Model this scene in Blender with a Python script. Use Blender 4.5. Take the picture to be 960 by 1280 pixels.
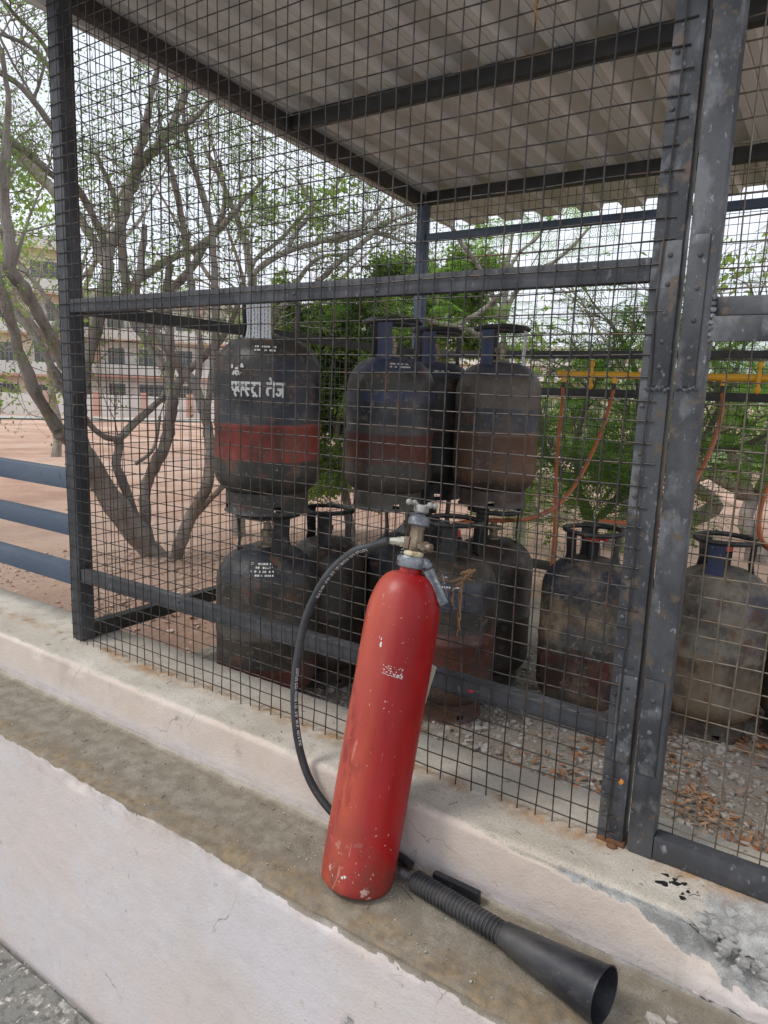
import bpy, bmesh, math, random
import numpy as np
from mathutils import Vector, Matrix, noise
for o in list(bpy.data.objects): bpy.data.objects.remove(o)
S = bpy.context.scene; COL = S.collection
R = math.radians
# ---------------------------------------------------------------- camera
CAM = Vector((2.0018, -1.3592, 0.8809))
yaw, pit, rol = R(-33.675), R(-9.837), R(2.016)
F = Vector((math.sin(yaw)*math.cos(pit), math.cos(yaw)*math.cos(pit), math.sin(pit)))
Rt = Vector((math.cos(yaw), -math.sin(yaw), 0)); Up = Rt.cross(F)
cr = math.cos(rol)*Rt + math.sin(rol)*Up; cu = -math.sin(rol)*Rt + math.cos(rol)*Up
cd = bpy.data.cameras.new('camera'); cam = bpy.data.objects.new('camera', cd); COL.objects.link(cam)
m = Matrix((cr, cu, -F)).transposed().to_4x4(); m.translation = CAM; cam.matrix_world = m
cd.sensor_fit = 'AUTO'; cd.sensor_width = 36; cd.lens = 24.64; cd.clip_start = .02; cd.clip_end = 2000
S.camera = cam
S.render.resolution_x = 768; S.render.resolution_y = 1024
# ---------------------------------------------------------------- light
SUN_EL, SUN_AZ = R(52), R(222)          # azimuth clockwise from +Y: light comes over the photographer's left shoulder
W = bpy.data.worlds.new('World'); S.world = W; W.use_nodes = True
wn = W.node_tree.nodes; bg = wn['Background']
sky = wn.new('ShaderNodeTexSky'); sky.sky_type = 'NISHITA'; sky.sun_disc = False
sky.sun_elevation = SUN_EL; sky.sun_rotation = SUN_AZ; sky.air_density = 1.0; sky.dust_density = 4.0; sky.ozone_density = .6

# thin bright overcast: most of the blue is veiled by even white cloud
vt = wn.new('ShaderNodeTexCoord'); cn = wn.new('ShaderNodeTexNoise'); cn.inputs['Scale'].default_value = 2.2; cn.inputs['Detail'].default_value = 5
W.node_tree.links.new(vt.outputs['Generated'], cn.inputs['Vector'])
cm = wn.new('ShaderNodeMapRange'); cm.inputs[1].default_value = .35; cm.inputs[2].default_value = .6; cm.inputs[3].default_value = .68; cm.inputs[4].default_value = .92
W.node_tree.links.new(cn.outputs['Fac'], cm.inputs[0])
vm_ = wn.new('ShaderNodeMix'); vm_.data_type = 'RGBA'; vm_.inputs[7].default_value = (6.9, 7.2, 7.8, 1)
W.node_tree.links.new(cm.outputs[0], vm_.inputs[0]); W.node_tree.links.new(sky.outputs[0], vm_.inputs[6]); W.node_tree.links.new(vm_.outputs[2], bg.inputs[0])
bg.inputs[1].default_value = .13
sd = bpy.data.lights.new('sun', 'SUN'); sd.energy = 1.3; sd.angle = R(14); sd.color = (1, .965, .91)
so = bpy.data.objects.new('sun', sd); COL.objects.link(so)
sv = Vector((math.sin(SUN_AZ)*math.cos(SUN_EL), math.cos(SUN_AZ)*math.cos(SUN_EL), math.sin(SUN_EL)))
so.rotation_euler = sv.to_track_quat('Z', 'Y').to_euler(); so.location = (0, 0, 30)
S.view_settings.view_transform = 'Standard'; S.view_settings.look = 'None'; S.view_settings.gamma = 1
S.view_settings.use_curve_mapping = False; S.view_settings.exposure = .38
# ---------------------------------------------------------------- helpers
def srgb(r, g, b):
    f = lambda c: (c/255/12.92 if c/255 <= .04045 else ((c/255+.055)/1.055)**2.4)
    return (f(r), f(g), f(b), 1)
def lin(*c): return (c[0], c[1], c[2], 1)
class MB:
    """collects geometry, then links it as one mesh object"""
    def __init__(s): s.v = []; s.f = []; s.mi = []; s.cur = 0
    def add(s, v, f):
        n = len(s.v); s.v += [tuple(p) for p in v]; s.f += [tuple(i+n for i in q) for q in f]; s.mi += [s.cur]*len(f); return s
    def box(s, a, b, bev=0.0):
        x0, y0, z0 = a; x1, y1, z1 = b
        if bev <= 0:
            return s.add([(x0,y0,z0),(x1,y0,z0),(x1,y1,z0),(x0,y1,z0),(x0,y0,z1),(x1,y0,z1),(x1,y1,z1),(x0,y1,z1)],
                [(0,3,2,1),(4,5,6,7),(0,1,5,4),(1,2,6,5),(2,3,7,6),(3,0,4,7)])
        bm = bmesh.new(); bmesh.ops.create_cube(bm, size=1)
        for v in bm.verts:
            v.co = Vector(((x0+x1)/2+v.co.x*(x1-x0), (y0+y1)/2+v.co.y*(y1-y0), (z0+z1)/2+v.co.z*(z1-z0)))
        bmesh.ops.bevel(bm, geom=bm.edges[:], offset=bev, segments=2, affect='EDGES', profile=.5)
        return s.bm(bm)
    def bm(s, bm, M=None):
        bm.verts.index_update()
        s.add([(M @ v.co if M else v.co) for v in bm.verts], [[v.index for v in f.verts] for f in bm.faces]); bm.free(); return s
    def tube(s, pts, rad, n=8, cap=True, squash=1.0):
        pts = [Vector(p) for p in pts]
        if not hasattr(rad, '__len__'): rad = [rad]*len(pts)
        T = []
        for i in range(len(pts)):
            a = pts[max(i-1,0)]; b = pts[min(i+1,len(pts)-1)]; d = b-a
            T.append(d.normalized() if d.length > 1e-9 else Vector((0,0,1)))
        up = Vector((0,0,1)) if abs(T[0].z) < .9 else Vector((1,0,0))
        N = T[0].cross(up).normalized(); V = []; Fs = []
        for i, p in enumerate(pts):
            N = (N - T[i]*N.dot(T[i])); N = N.normalized() if N.length > 1e-6 else T[i].orthogonal().normalized()
            B = T[i].cross(N)
            for k in range(n):
                a = 2*math.pi*k/n
                V.append(p + (N*math.cos(a) + B*math.sin(a)*squash)*rad[i])
        for i in range(len(pts)-1):
            for k in range(n):
                a = i*n+k; b = i*n+(k+1)%n
                Fs.append((a, b, b+n, a+n))
        if cap: Fs.append(tuple(range(n-1, -1, -1))); Fs.append(tuple(range((len(pts)-1)*n, len(pts)*n)))
        return s.add(V, Fs)
    def lathe(s, prof, n=48, M=None, closed=False):
        V = []; Fs = []
        for r, z in prof:
            for k in range(n):
                a = 2*math.pi*k/n; V.append(Vector((max(r,1e-5)*math.cos(a), max(r,1e-5)*math.sin(a), z)))
        m_ = len(prof)
        for i in range(m_ if closed else m_-1):
            j = (i+1) % m_
            for k in range(n):
                k2 = (k+1) % n; Fs.append((i*n+k, i*n+k2, j*n+k2, j*n+k))
        if M: V = [M @ v for v in V]
        return s.add(V, Fs)
    def ball(s, c, r, sub=2, sc=(1,1,1), jit=0, rnd=random):
        bm = bmesh.new(); bmesh.ops.create_icosphere(bm, subdivisions=sub, radius=r)
        for v in bm.verts:
            k = 1+rnd.uniform(-jit, jit); v.co = Vector((v.co.x*sc[0]*k+c[0], v.co.y*sc[1]*k+c[1], v.co.z*sc[2]*k+c[2]))
        return s.bm(bm)
    def build(s, name, mat, parent=None, smooth=True, loc=None, angle=40):
        me = bpy.data.meshes.new(name); me.from_pydata(s.v, [], s.f); me.update()
        mats = mat if isinstance(mat, (list, tuple)) else [mat]
        for m_ in mats: me.materials.append(m_)
        if len(mats) > 1: me.polygons.foreach_set('material_index', s.mi)
        if smooth:
            me.polygons.foreach_set('use_smooth', [True]*len(me.polygons))
            me.set_sharp_from_angle(angle=R(angle))
        o = bpy.data.objects.new(name, me); COL.objects.link(o)
        if parent: o.parent = parent
        if loc: o.location = loc
        return o
def npmesh(name, V, Fq, mat, parent=None, smooth=False):
    """V (n,3), Fq (m,k) arrays -> one mesh object"""
    me = bpy.data.meshes.new(name); V = np.asarray(V, np.float32); Fq = np.asarray(Fq, np.int32); k = Fq.shape[1]
    me.vertices.add(len(V)); me.vertices.foreach_set('co', V.ravel())
    me.loops.add(Fq.size); me.loops.foreach_set('vertex_index', Fq.ravel())
    me.polygons.add(len(Fq)); me.polygons.foreach_set('loop_start', np.arange(0, Fq.size, k, dtype=np.int32))
    me.polygons.foreach_set('use_smooth', [smooth]*len(Fq)); me.update(); me.validate()
    me.materials.append(mat); o = bpy.data.objects.new(name, me); COL.objects.link(o)
    if parent: o.parent = parent
    return o
def tag(o, label=None, cat=None, group=None, kind=None):
    if label: o['label'] = label
    if cat: o['category'] = cat
    if group: o['group'] = group
    if kind: o['kind'] = kind
    return o
def empty(name, loc=(0,0,0), label=None, cat=None, group=None):
    o = bpy.data.objects.new(name, None); COL.objects.link(o); o.location = loc; o.empty_display_size = .1
    return tag(o, label, cat, group)
def smoothpath(pts, n=6):
    """Catmull-Rom through points (any dimension)"""
    P = [np.array(p, float) for p in pts]; P = [2*P[0]-P[1]] + P + [2*P[-1]-P[-2]]; out = []
    for i in range(1, len(P)-2):
        for k in range(n):
            t = k/n; a, b, c, d = P[i-1:i+3]
            out.append(.5*((2*b)+(-a+c)*t+(2*a-5*b+4*c-d)*t*t+(-a+3*b-3*c+d)*t**3))
    out.append(P[-2]); return out
# ---------------------------------------------------------------- materials
def mat(name, base, layers=(), rough=.6, metal=0, bump=(), spec=.5, coord='Object', rand=0.0, transl=None, rlayers=(), attr=()):
    """layers: (colour, scale, lo, hi[, stretch[, detail[, amount]]]) noise patches mixed over the base; bump: (scale, distance[, stretch])"""
    M = bpy.data.materials.new(name); M.use_nodes = True; N = M.node_tree.nodes; L = M.node_tree.links
    P = N['Principled BSDF']; tc = N.new('ShaderNodeTexCoord'); co = tc.outputs[coord]
    if rand:
        oi = N.new('ShaderNodeObjectInfo'); mu = N.new('ShaderNodeMath'); mu.operation = 'MULTIPLY'; mu.inputs[1].default_value = 37*rand
        L.new(oi.outputs['Random'], mu.inputs[0]); va = N.new('ShaderNodeVectorMath'); va.operation = 'ADD'
        L.new(co, va.inputs[0]); L.new(mu.outputs[0], va.inputs[1]); co = va.outputs[0]
    def noi(scale, stretch=None, detail=6, rg=.6):
        n = N.new('ShaderNodeTexNoise'); n.inputs['Scale'].default_value = scale; n.inputs['Detail'].default_value = detail
        n.inputs['Roughness'].default_value = rg; c = co
        if stretch:
            mp = N.new('ShaderNodeMapping'); mp.inputs['Scale'].default_value = stretch; L.new(co, mp.inputs[0]); c = mp.outputs[0]
        L.new(c, n.inputs['Vector']); return n.outputs['Fac']
    def rng(sock, lo, hi, a=0., b=1.):
        r_ = N.new('ShaderNodeMapRange'); r_.inputs[1].default_value = lo; r_.inputs[2].default_value = hi
        r_.inputs[3].default_value = a; r_.inputs[4].default_value = b; L.new(sock, r_.inputs[0]); return r_.outputs[0]
    def mix(fac, a, b):
        x = N.new('ShaderNodeMix'); x.data_type = 'RGBA'; L.new(fac, x.inputs[0])
        if hasattr(a, 'is_output'): L.new(a, x.inputs[6])
        else: x.inputs[6].default_value = a
        if hasattr(b, 'is_output'): L.new(b, x.inputs[7])
        else: x.inputs[7].default_value = b
        return x.outputs[2]
    col = base
    for l in layers:
        c, sc, lo, hi = l[:4]; st = l[4] if len(l) > 4 else None; de = l[5] if len(l) > 5 else 6; am = l[6] if len(l) > 6 else 1
        col = mix(rng(noi(sc, st, de), lo, hi, 0, am), col, c)
    if hasattr(col, 'is_output'): L.new(col, P.inputs['Base Color'])
    else: P.inputs['Base Color'].default_value = col
    P.inputs['Metallic'].default_value = metal; P.inputs['Specular IOR Level'].default_value = spec
    if isinstance(rough, (tuple, list)): L.new(rng(noi(rough[2] if len(rough) > 2 else 12), .35, .65, rough[0], rough[1]), P.inputs['Roughness'])
    else: P.inputs['Roughness'].default_value = rough
    last = None
    for b in bump:
        bn = N.new('ShaderNodeBump'); bn.inputs['Distance'].default_value = b[1]; bn.inputs['Strength'].default_value = 1
        L.new(noi(b[0], b[2] if len(b) > 2 else None, 8, .65), bn.inputs['Height'])
        if last: L.new(last, bn.inputs['Normal'])
        last = bn.outputs[0]
    if last: L.new(last, P.inputs['Normal'])
    if transl:
        tr = N.new('ShaderNodeBsdfTranslucent'); tr.inputs[0].default_value = transl[0]; ms = N.new('ShaderNodeMixShader'); ms.inputs[0].default_value = transl[1]
        out = N['Material Output']; L.new(P.outputs[0], ms.inputs[1]); L.new(tr.outputs[0], ms.inputs[2]); L.new(ms.outputs[0], out.inputs[0])
    return M
steel_paint = mat('dark grey steel paint', lin(.040,.042,.047), [(lin(.10,.10,.11), 9, .5, .75), (lin(.20,.20,.21), 60, .62, .74, (1,1,.4)), (lin(.10,.06,.04), 14, .62, .8)], rough=(.45,.75), bump=((90,.0008),(12,.001)), rand=1)
steel_light = mat('scuffed blue grey steel', lin(.066,.069,.076), [(lin(.030,.032,.037), 8, .44, .58, (1,1,.5)), (lin(.12,.125,.135), 17, .54, .64, (1,1,.6)), (lin(.10,.075,.055), 30, .58, .66), (lin(.20,.21,.225), 95, .63, .70, (1,1,.5)), (lin(.16,.10,.07), 10, .64, .8), (lin(.42,.42,.42), 120, .7, .8)], rough=(.4,.7), bump=((110,.0008),(14,.0012)), rand=1)
steel_dark = mat('black brown steel', lin(.03,.029,.028), [(lin(.055,.05,.045), 12, .5, .7)], rough=.6, bump=((80,.0008),), rand=1)
steel_blue = mat('slate blue rail paint', lin(.060,.085,.125), [(lin(.10,.125,.16), 7, .45, .75, (.3,1,1)), (lin(.03,.04,.05), 30, .62, .75), (lin(.2,.2,.2), 90, .68, .78)], rough=(.4,.65), bump=((60,.0006),), rand=1)
rusty = mat('rust scale', lin(.16,.07,.03), [(lin(.07,.035,.02), 20, .4, .65), (lin(.30,.15,.06), 50, .6, .75)], rough=.9, bump=((120,.002),))
wire_m = mat('mesh wire steel', lin(.030,.027,.026), [(lin(.09,.08,.07), 25, .5, .7), (lin(.12,.065,.035), 9, .52, .72)], rough=.5, metal=.35, rand=1)
wire_far = mat('mesh wire weathered', lin(.05,.045,.045), [(lin(.10,.09,.085), 9, .5, .7)], rough=.6)
wire_door = mat('door wire brown', lin(.13,.105,.075), [(lin(.22,.19,.15), 25, .5, .7), (lin(.12,.065,.035), 9, .52, .72)], rough=.5, metal=.35, rand=1)
roof_m = mat('corrugated sheet underside', lin(.66,.645,.615), [(lin(.54,.525,.50), 4, .45, .75, (1,.25,1)), (lin(.42,.37,.30), 9, .6, .8, (1,.2,1))], rough=.55, bump=((40,.0008),))
sand_m = mat('sandy ground', lin(.52,.335,.24), [(lin(.37,.215,.15), .9, .4, .65), (lin(.64,.47,.37), .25, .45, .7), (lin(.24,.15,.10), 14, .58, .75), (lin(.62,.5,.42), 40, .64, .76)], rough=.95, bump=((30,.02),(120,.006)))
# ---------------------------------------------------------------- plinth (kerb, ledge, lower wall)
YE, YI, YS = -.127, .170, -.361        # kerb front edge, kerb inner edge, ledge front edge
ZT, ZS, ZB = -.020, -.172, -.93
def fbm(x, y, z, o=4): return noise.fractal(Vector((x, y, z)), 1.0, 2.0, o)
def bare_edge(ds, lower, step): return ds < .022 and (lower or step)
def samples(a, b, step, fine_end=None):
    n = max(2, int(abs(b-a)/step)); return [a+(b-a)*i/n for i in range(n)]
def plinth():
    prof = []                                     # (y, z, ny, nz, tag)
    for z in samples(-.6, ZT-.012, .04): prof.append((YI, z, 1, 0))
    for k in range(4): a = k/4*math.pi/2; prof.append((YI-.012+.012*math.cos(a), ZT-.012+.012*math.sin(a), math.cos(a), math.sin(a)))
    for y in samples(YI-.012, YE+.016, .0065): prof.append((y, ZT, 0, 1))
    for k in range(6): a = math.pi/2+k/6*math.pi/2; prof.append((YE+.016+.016*math.cos(a), ZT-.016+.016*math.sin(a), math.cos(a), math.sin(a)))
    for z in samples(ZT-.016, ZS+.014, .0055): prof.append((YE, z, -1, 0))
    for k in range(4): a = k/4*math.pi/2; prof.append((YE-.014+.014*math.cos(a), ZS+.014-.014*math.sin(a), -math.cos(a), math.sin(a)))
    for y in samples(YE-.014, YS+.012, .0055): prof.append((y, ZS, 0, 1))
    for k in range(6): a = math.pi/2+k/6*math.pi/2; prof.append((YS+.012+.012*math.cos(a), ZS-.012+.012*math.sin(a), math.cos(a), math.sin(a)))
    z = ZS-.012
    while z > ZB: prof.append((YS, z, -1, 0)); z -= .008 if z > -.6 else .02
    prof.append((YS, ZB, -1, 0))
    xs = list(np.linspace(-9, -1.3, 30)[:-1]) + list(np.linspace(-1.3, .2, 150)[:-1]) + list(np.linspace(.2, 2.35, 330)[:-1]) + list(np.linspace(2.35, 5, 24))
    V = []; paint = []; stain = []; dirt = []; mortar = []
    for x in xs:
        edge_n = fbm(x*3.1, 7, 0, 5)*.5+.5
        for (y, z, ny, nz) in prof:
            n1 = fbm(x*2.2, y*2.2, z*2.2, 3); n2 = fbm(x*14, y*14, z*14+5, 4); n3 = fbm(x*55, y*55, z*55, 3)
            d = 0.0; dy = dz = 0.0
            de = math.hypot(y-YE, z-ZT); ds = math.hypot(y-YS, z-ZS)
            front = (ny < -.5 and z > ZS+.01); lower = (y < YS+.013 and z < ZS-.004); top = (y > YE-.001 and z > ZT-.017 and nz > .5); step = (y < YE and nz > .5 and z > ZS-.02 and not front)
            # paint mask
            p = 0.0
            if lower:
                p = 1.0; lim = .006+.018*max(0, edge_n-.45)+.007*n2+.016*min(1, max(0, (x-.95)/.3))*max(0, .6+n1)
                if ds < lim: p = 0.0
                if fbm(x*9+3, z*9, 2, 5) > .80: p = .2
                if fbm(x*3+31, z*3, 8, 5) > .75 and fbm(x*30, z*30, 1, 3) > .25: p = .45
            if front or (y <= YE+.02 and z > ZT-.02 and nz > .05 and ny < -.05):
                lim = .002+.005*n2+.008*max(0, n1)
                if x > 1.40: lim += .008*min(1, (x-1.40)/.2)
                if x > 1.60:                       # plaster has come away towards the broken corner
                    lim += np.interp(x, [1.60,1.70,1.76,1.82,1.85,1.90,1.93,2.1,2.4], [0,.0,.005,.038,.05,.055,.082,.075,.09])+.010*n2+.006*n3
                p = 1.0 if (ZT - z) > lim else 0.0
                if z < ZS+.03 and n2 > -.2: p *= .75
            s = 0.0
            if top: s = max(0, 1-abs(y-.005+.03*n1)/.045)*max(0, min(1, .75+n2*1.3+n1*.8))
            if lower and ds < .05: s = .35*max(0, n2+.3)
            if step: s = max(0, 1-max(0, y-YS-.035-.03*n1)/.05)*max(0, min(1, .95+n2*.8))
            g = 0.0
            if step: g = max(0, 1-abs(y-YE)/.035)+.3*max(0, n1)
            if lower: g = max(0, fbm(x*7, z*3, 4, 4)-.35)*.35
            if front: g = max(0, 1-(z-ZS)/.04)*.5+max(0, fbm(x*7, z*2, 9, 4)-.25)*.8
            if bare_edge(ds, lower, step): g = max(g, .9*max(0, 1-ds/.022))
            # relief
            bare = 1-p
            if top: d += .0018*n2+.0007*n3+.003*n1
            elif step: d += .0022*n2+.0008*n3+.004*n1
            else: d += .0012*n2+.003*n1+(.0009*n3+.0035*n2-.0035)*bare
            # chipped arrises
            cd_ = min(de, ds)
            if cd_ < .045:
                amt = max(0, fbm(x*8, 1.5 if de < ds else 7.5, z*6, 5)-.05)
                f = (1-cd_/.045); k = .020 if ds < de else .011
                if ds < de and .9 < x < 1.45: amt = max(amt, .35+.5*n2)
                dy += k*amt*f; dz -= k*amt*f
            if x > 1.84 and (y > YS+.2 and z > ZS+.015) and y < .12:    # broken corner under the door
                t = min(1, (x-1.84)/.07); depth = max(0, 1-max(0, y-YE)/.12)
                cell = noise.voronoi(Vector((x*26, y*26, z*26)))[0]; c0 = cell[0]
                br = t*depth*(.5+.5*min(1, max(0, (z-ZS)/.10)))
                dz -= br*(.030+.03*c0+.016*n2+.008*n3)*(1 if z > -.12 else .4) if nz > .3 else br*(.012+.02*c0)
                if ny < -.3: dy += br*(.014+.03*c0+.012*n2)*min(1, max(0, (z+.125)/.06))
            V.append((x, y+ny*d+dy, z+nz*d+dz)); paint.append(p); stain.append(min(1, max(0, s))); dirt.append(min(1, max(0, g))); mortar.append(1.0 if (x > 1.62 and y < YE+.004) or (lower and x > .9) else (max(0., min(1, (x-1.86-.25*(y-YE))/.03+1.5*n2)) if x > 1.80 and y < .1 and z > ZS+.02 else 0.0))
    m_ = len(prof); Fq = []
    for i in range(len(xs)-1):
        for j in range(m_-1): Fq.append((i*m_+j, i*m_+j+1, (i+1)*m_+j+1, (i+1)*m_+j))
    me = bpy.data.meshes.new('stepped_plinth'); me.from_pydata(V, [], Fq); me.update(); me.polygons.foreach_set('use_smooth', [True]*len(Fq))
    for nm, arr in (('paint', paint), ('stain', stain), ('dirt', dirt), ('mortar', mortar)):
        a = me.attributes.new(nm, 'FLOAT', 'POINT'); a.data.foreach_set('value', arr)
    M = bpy.data.materials.new('worn painted plaster over concrete'); M.use_nodes = True; N = M.node_tree.nodes; L = M.node_tree.links; P = N['Principled BSDF']
    tc = N.new('ShaderNodeTexCoord')
    def noi(sc, de=8, st=None, rg=.6):
        n = N.new('ShaderNodeTexNoise'); n.inputs['Scale'].default_value = sc; n.inputs['Detail'].default_value = de; n.inputs['Roughness'].default_value = rg
        if st: mp = N.new('ShaderNodeMapping'); mp.inputs['Scale'].default_value = st; L.new(tc.outputs['Object'], mp.inputs[0]); L.new(mp.outputs[0], n.inputs['Vector'])
        else: L.new(tc.outputs['Object'], n.inputs['Vector'])
        return n.outputs['Fac']
    def rng(s_, lo, hi, a=0, b=1):
        r_ = N.new('ShaderNodeMapRange'); r_.inputs[1].default_value = lo; r_.inputs[2].default_value = hi; r_.inputs[3].default_value = a; r_.inputs[4].default_value = b; L.new(s_, r_.inputs[0]); return r_.outputs[0]
    def mix(f, a, b):
        x = N.new('ShaderNodeMix'); x.data_type = 'RGBA'; L.new(f, x.inputs[0])
        for k, q in ((6, a), (7, b)):
            if hasattr(q, 'is_output'): L.new(q, x.inputs[k])
            else: x.inputs[k].default_value = q
        return x.outputs[2]
    def mul(a, b, op='MULTIPLY'):
        x = N.new('ShaderNodeMath'); x.operation = op
        for k, q in ((0, a), (1, b)):
            if hasattr(q, 'is_output'): L.new(q, x.inputs[k])
            else: x.inputs[k].default_value = q
        return x.outputs[0]
    def at(n): a = N.new('ShaderNodeAttribute'); a.attribute_name = n; return a.outputs['Fac']
    conc = mix(rng(noi(3), .4, .65), lin(.46,.41,.34), lin(.56,.52,.455))
    conc = mix(rng(noi(16), .5, .68, 0, .6), conc, lin(.36,.325,.27)); conc = mix(rng(noi(160), .60, .72, 0, .8), conc, lin(.17,.15,.12))
    conc = mix(rng(noi(90), .64, .74, 0, .8), conc, lin(.55,.54,.50))
    sep = N.new('ShaderNodeSeparateXYZ'); L.new(tc.outputs['Object'], sep.inputs[0])
    conc = mix(at('mortar'), conc, mix(rng(noi(30), .4, .62), lin(.25,.25,.24), lin(.42,.42,.41)))
    conc = mix(rng(noi(330, 3, None, .7), .52, .62, 0, .45), conc, lin(.15,.135,.11)); conc = mix(rng(noi(280, 3, None, .7), .56, .66, 0, .35), conc, lin(.66,.63,.57))
    tread = mul(rng(sep.outputs['Z'], -.10, -.14), rng(sep.outputs['Y'], -.12, -.14)); tread = mul(tread, rng(sep.outputs['Z'], -.22, -.19))
    conc = mix(tread, conc, mix(rng(noi(300, 4, None, .75), .47, .62, 0, .6), mix(rng(noi(22), .42, .62), lin(.215,.190,.148), lin(.30,.27,.22)), lin(.12,.105,.08)))
    pt = mix(rng(noi(2.2), .42, .62), lin(.58,.52,.49), lin(.58,.55,.56)); kerbpink = mul(rng(sep.outputs['Z'], -.16, -.10), 1.0)
    pt = mix(kerbpink, pt, mix(rng(noi(4), .4, .65), lin(.60,.52,.46), lin(.55,.46,.39)))
    pt = mix(rng(noi(38), .60, .74, 0, .35), pt, lin(.42,.39,.36)); pt = mix(rng(noi(120), .70, .76, 0, .8), pt, lin(.16,.15,.14))
    pt = mix(rng(noi(5, 9, (2.2,1,.35), .7), .62, .76, 0, .5), pt, lin(.38,.35,.30))
    sc_ = mix(rng(noi(14, 3, (1,1,.12), .5), .74, .77, 0, .75), pt, lin(.22,.22,.23))
    vo = N.new('ShaderNodeTexVoronoi'); vo.feature = 'DISTANCE_TO_EDGE'; vo.inputs['Scale'].default_value = 2.6
    wv = N.new('ShaderNodeVectorMath'); wv.operation = 'MULTIPLY_ADD'; wn_ = N.new('ShaderNodeTexNoise'); wn_.inputs['Scale'].default_value = 9; wn_.inputs['Detail'].default_value = 6; L.new(tc.outputs['Object'], wn_.inputs['Vector'])
    L.new(wn_.outputs['Color'], wv.inputs[0]); wv.inputs[1].default_value = (.16,.16,.16); L.new(tc.outputs['Object'], wv.inputs[2]); L.new(wv.outputs[0], vo.inputs['Vector'])
    sc_ = mix(mul(rng(vo.outputs['Distance'], .0050, .0018), rng(noi(2.7, 3), .56, .64, 0, .8)), sc_, lin(.13,.12,.115))
    sc_ = mix(rng(noi(26, 9, (1,1,.6), .75), .645, .665, 0, .8), sc_, lin(.36,.335,.31)); sc_ = mix(rng(noi(9, 9, (1,1,1), .72), .64, .68, 0, .55), sc_, lin(.43,.33,.25))
    sc_ = mix(rng(noi(210, 4, None, .7), .58, .66, 0, .30), sc_, lin(.30,.27,.25)); sc_ = mix(rng(noi(1.3, 8, (1,1,.5), .7), .52, .68, 0, .35), sc_, lin(.45,.42,.40))
    pm = rng(mul(at('paint'), mul(noi(70, 4), .5, 'SUBTRACT'), 'ADD'), .42, .58)
    col = mix(pm, conc, sc_)
    stc1 = mix(tread, lin(.38,.20,.075), lin(.27,.195,.115)); stc2 = mix(tread, lin(.24,.15,.08), lin(.155,.12,.08))
    col = mix(mul(rng(noi(26), .35, .55), mul(at('stain'), .9)), col, mix(rng(noi(40), .4, .62), stc1, stc2))
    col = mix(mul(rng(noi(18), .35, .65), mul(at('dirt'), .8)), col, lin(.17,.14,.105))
    L.new(col, P.inputs['Base Color']); P.inputs['Roughness'].default_value = .92; P.inputs['Specular IOR Level'].default_value = .25
    b1 = N.new('ShaderNodeBump'); b1.inputs['Distance'].default_value = .0016; L.new(noi(150, 5, None, .7), b1.inputs['Height'])
    b2 = N.new('ShaderNodeBump'); b2.inputs['Distance'].default_value = .0022; L.new(noi(24, 6), b2.inputs['Height']); L.new(b1.outputs[0], b2.inputs['Normal']); L.new(b2.outputs[0], P.inputs['Normal'])
    me.materials.append(M); o = bpy.data.objects.new('stepped_plinth', me); COL.objects.link(o)
    return o
pl = plinth(); tag(pl, 'stepped concrete plinth with pinkish white painted faces and a worn ledge, under the wire cage', 'low wall')
rnd = random.Random(5)
# ---------------------------------------------------------------- grounds
def gz(x, y):
    d = math.hypot(x-.6, max(0, y-.3)); d = max(0, d-1.6)
    return -.27-.085*min(d, 4.5)-.021*max(0, d-4.5) if d < 62 else -.27-.3825-.021*(62-4.5)
def ground_sheet():
    ys = [.165] + list(np.geomspace(.25, 900, 70)); us = np.sinh(np.linspace(-7.5, 7.5, 120))
    V = []; Fq = []
    for y in ys:
        for u in us: V.append((u+.6, y, gz(u+.6, y)+.02*fbm(u, y, 0, 3)*(1 if y > .3 else 0)))
    n = len(us)
    for i in range(len(ys)-1):
        for j in range(n-1): Fq.append((i*n+j, i*n+j+1, (i+1)*n+j+1, (i+1)*n+j))
    return npmesh('sandy_ground', V, Fq, sand_m, None, True)
tag(ground_sheet(), kind='structure')
pave_m = mat('grey peeling pavement', lin(.21,.205,.185), [(lin(.42,.39,.36), 11, .54, .60), (lin(.12,.115,.105), 30, .50, .62), (lin(.60,.55,.52), 45, .58, .66)], rough=.95, bump=((60,.006),(14,.01)))
mb = MB(); xs = list(np.linspace(-9, 5, 180)); ysp = [YS+.02, YS-.004, YS-.02, YS-.06, YS-.15, YS-.4, -3, -30]
for y in ysp:
    for x in xs: mb.v.append((x, y+(.006*fbm(x*6, 1, 1) if y > -.5 else 0), ZB+.03-(.030*max(0, 1-abs(y-YS+.006)/.014) if y > -.5 else 0)+.004*fbm(x*9, y*9, 0)))
for i in range(len(ysp)-1):
    for j in range(len(xs)-1): mb.f.append((i*len(xs)+j, (i+1)*len(xs)+j, (i+1)*len(xs)+j+1, i*len(xs)+j+1)); mb.mi.append(0)
tag(mb.build('pavement', pave_m), kind='structure')
FZ = -.215                                     # floor inside the cage
floor_m = mat('dusty cage floor', lin(.33,.295,.25), [(lin(.24,.205,.165), 6, .42, .66), (lin(.44,.41,.37), 22, .55, .72), (lin(.16,.11,.08), 60, .6, .74)], rough=.95, bump=((45,.012),(150,.004)))
V = []; nx, ny = 180, 110
for j in range(ny+1):
    for i in range(nx+1):
        x = -.17+3.2*i/nx; y = .165+2.05*j/ny
        V.append((x, y, FZ+.008*fbm(x*4, y*4, 1)+.004*fbm(x*22, y*22, 1)))
Fq = [(j*(nx+1)+i, j*(nx+1)+i+1, (j+1)*(nx+1)+i+1, (j+1)*(nx+1)+i) for j in range(ny) for i in range(nx)]
tag(npmesh('gravel_floor', V, Fq, floor_m, None, True), kind='structure')
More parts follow.
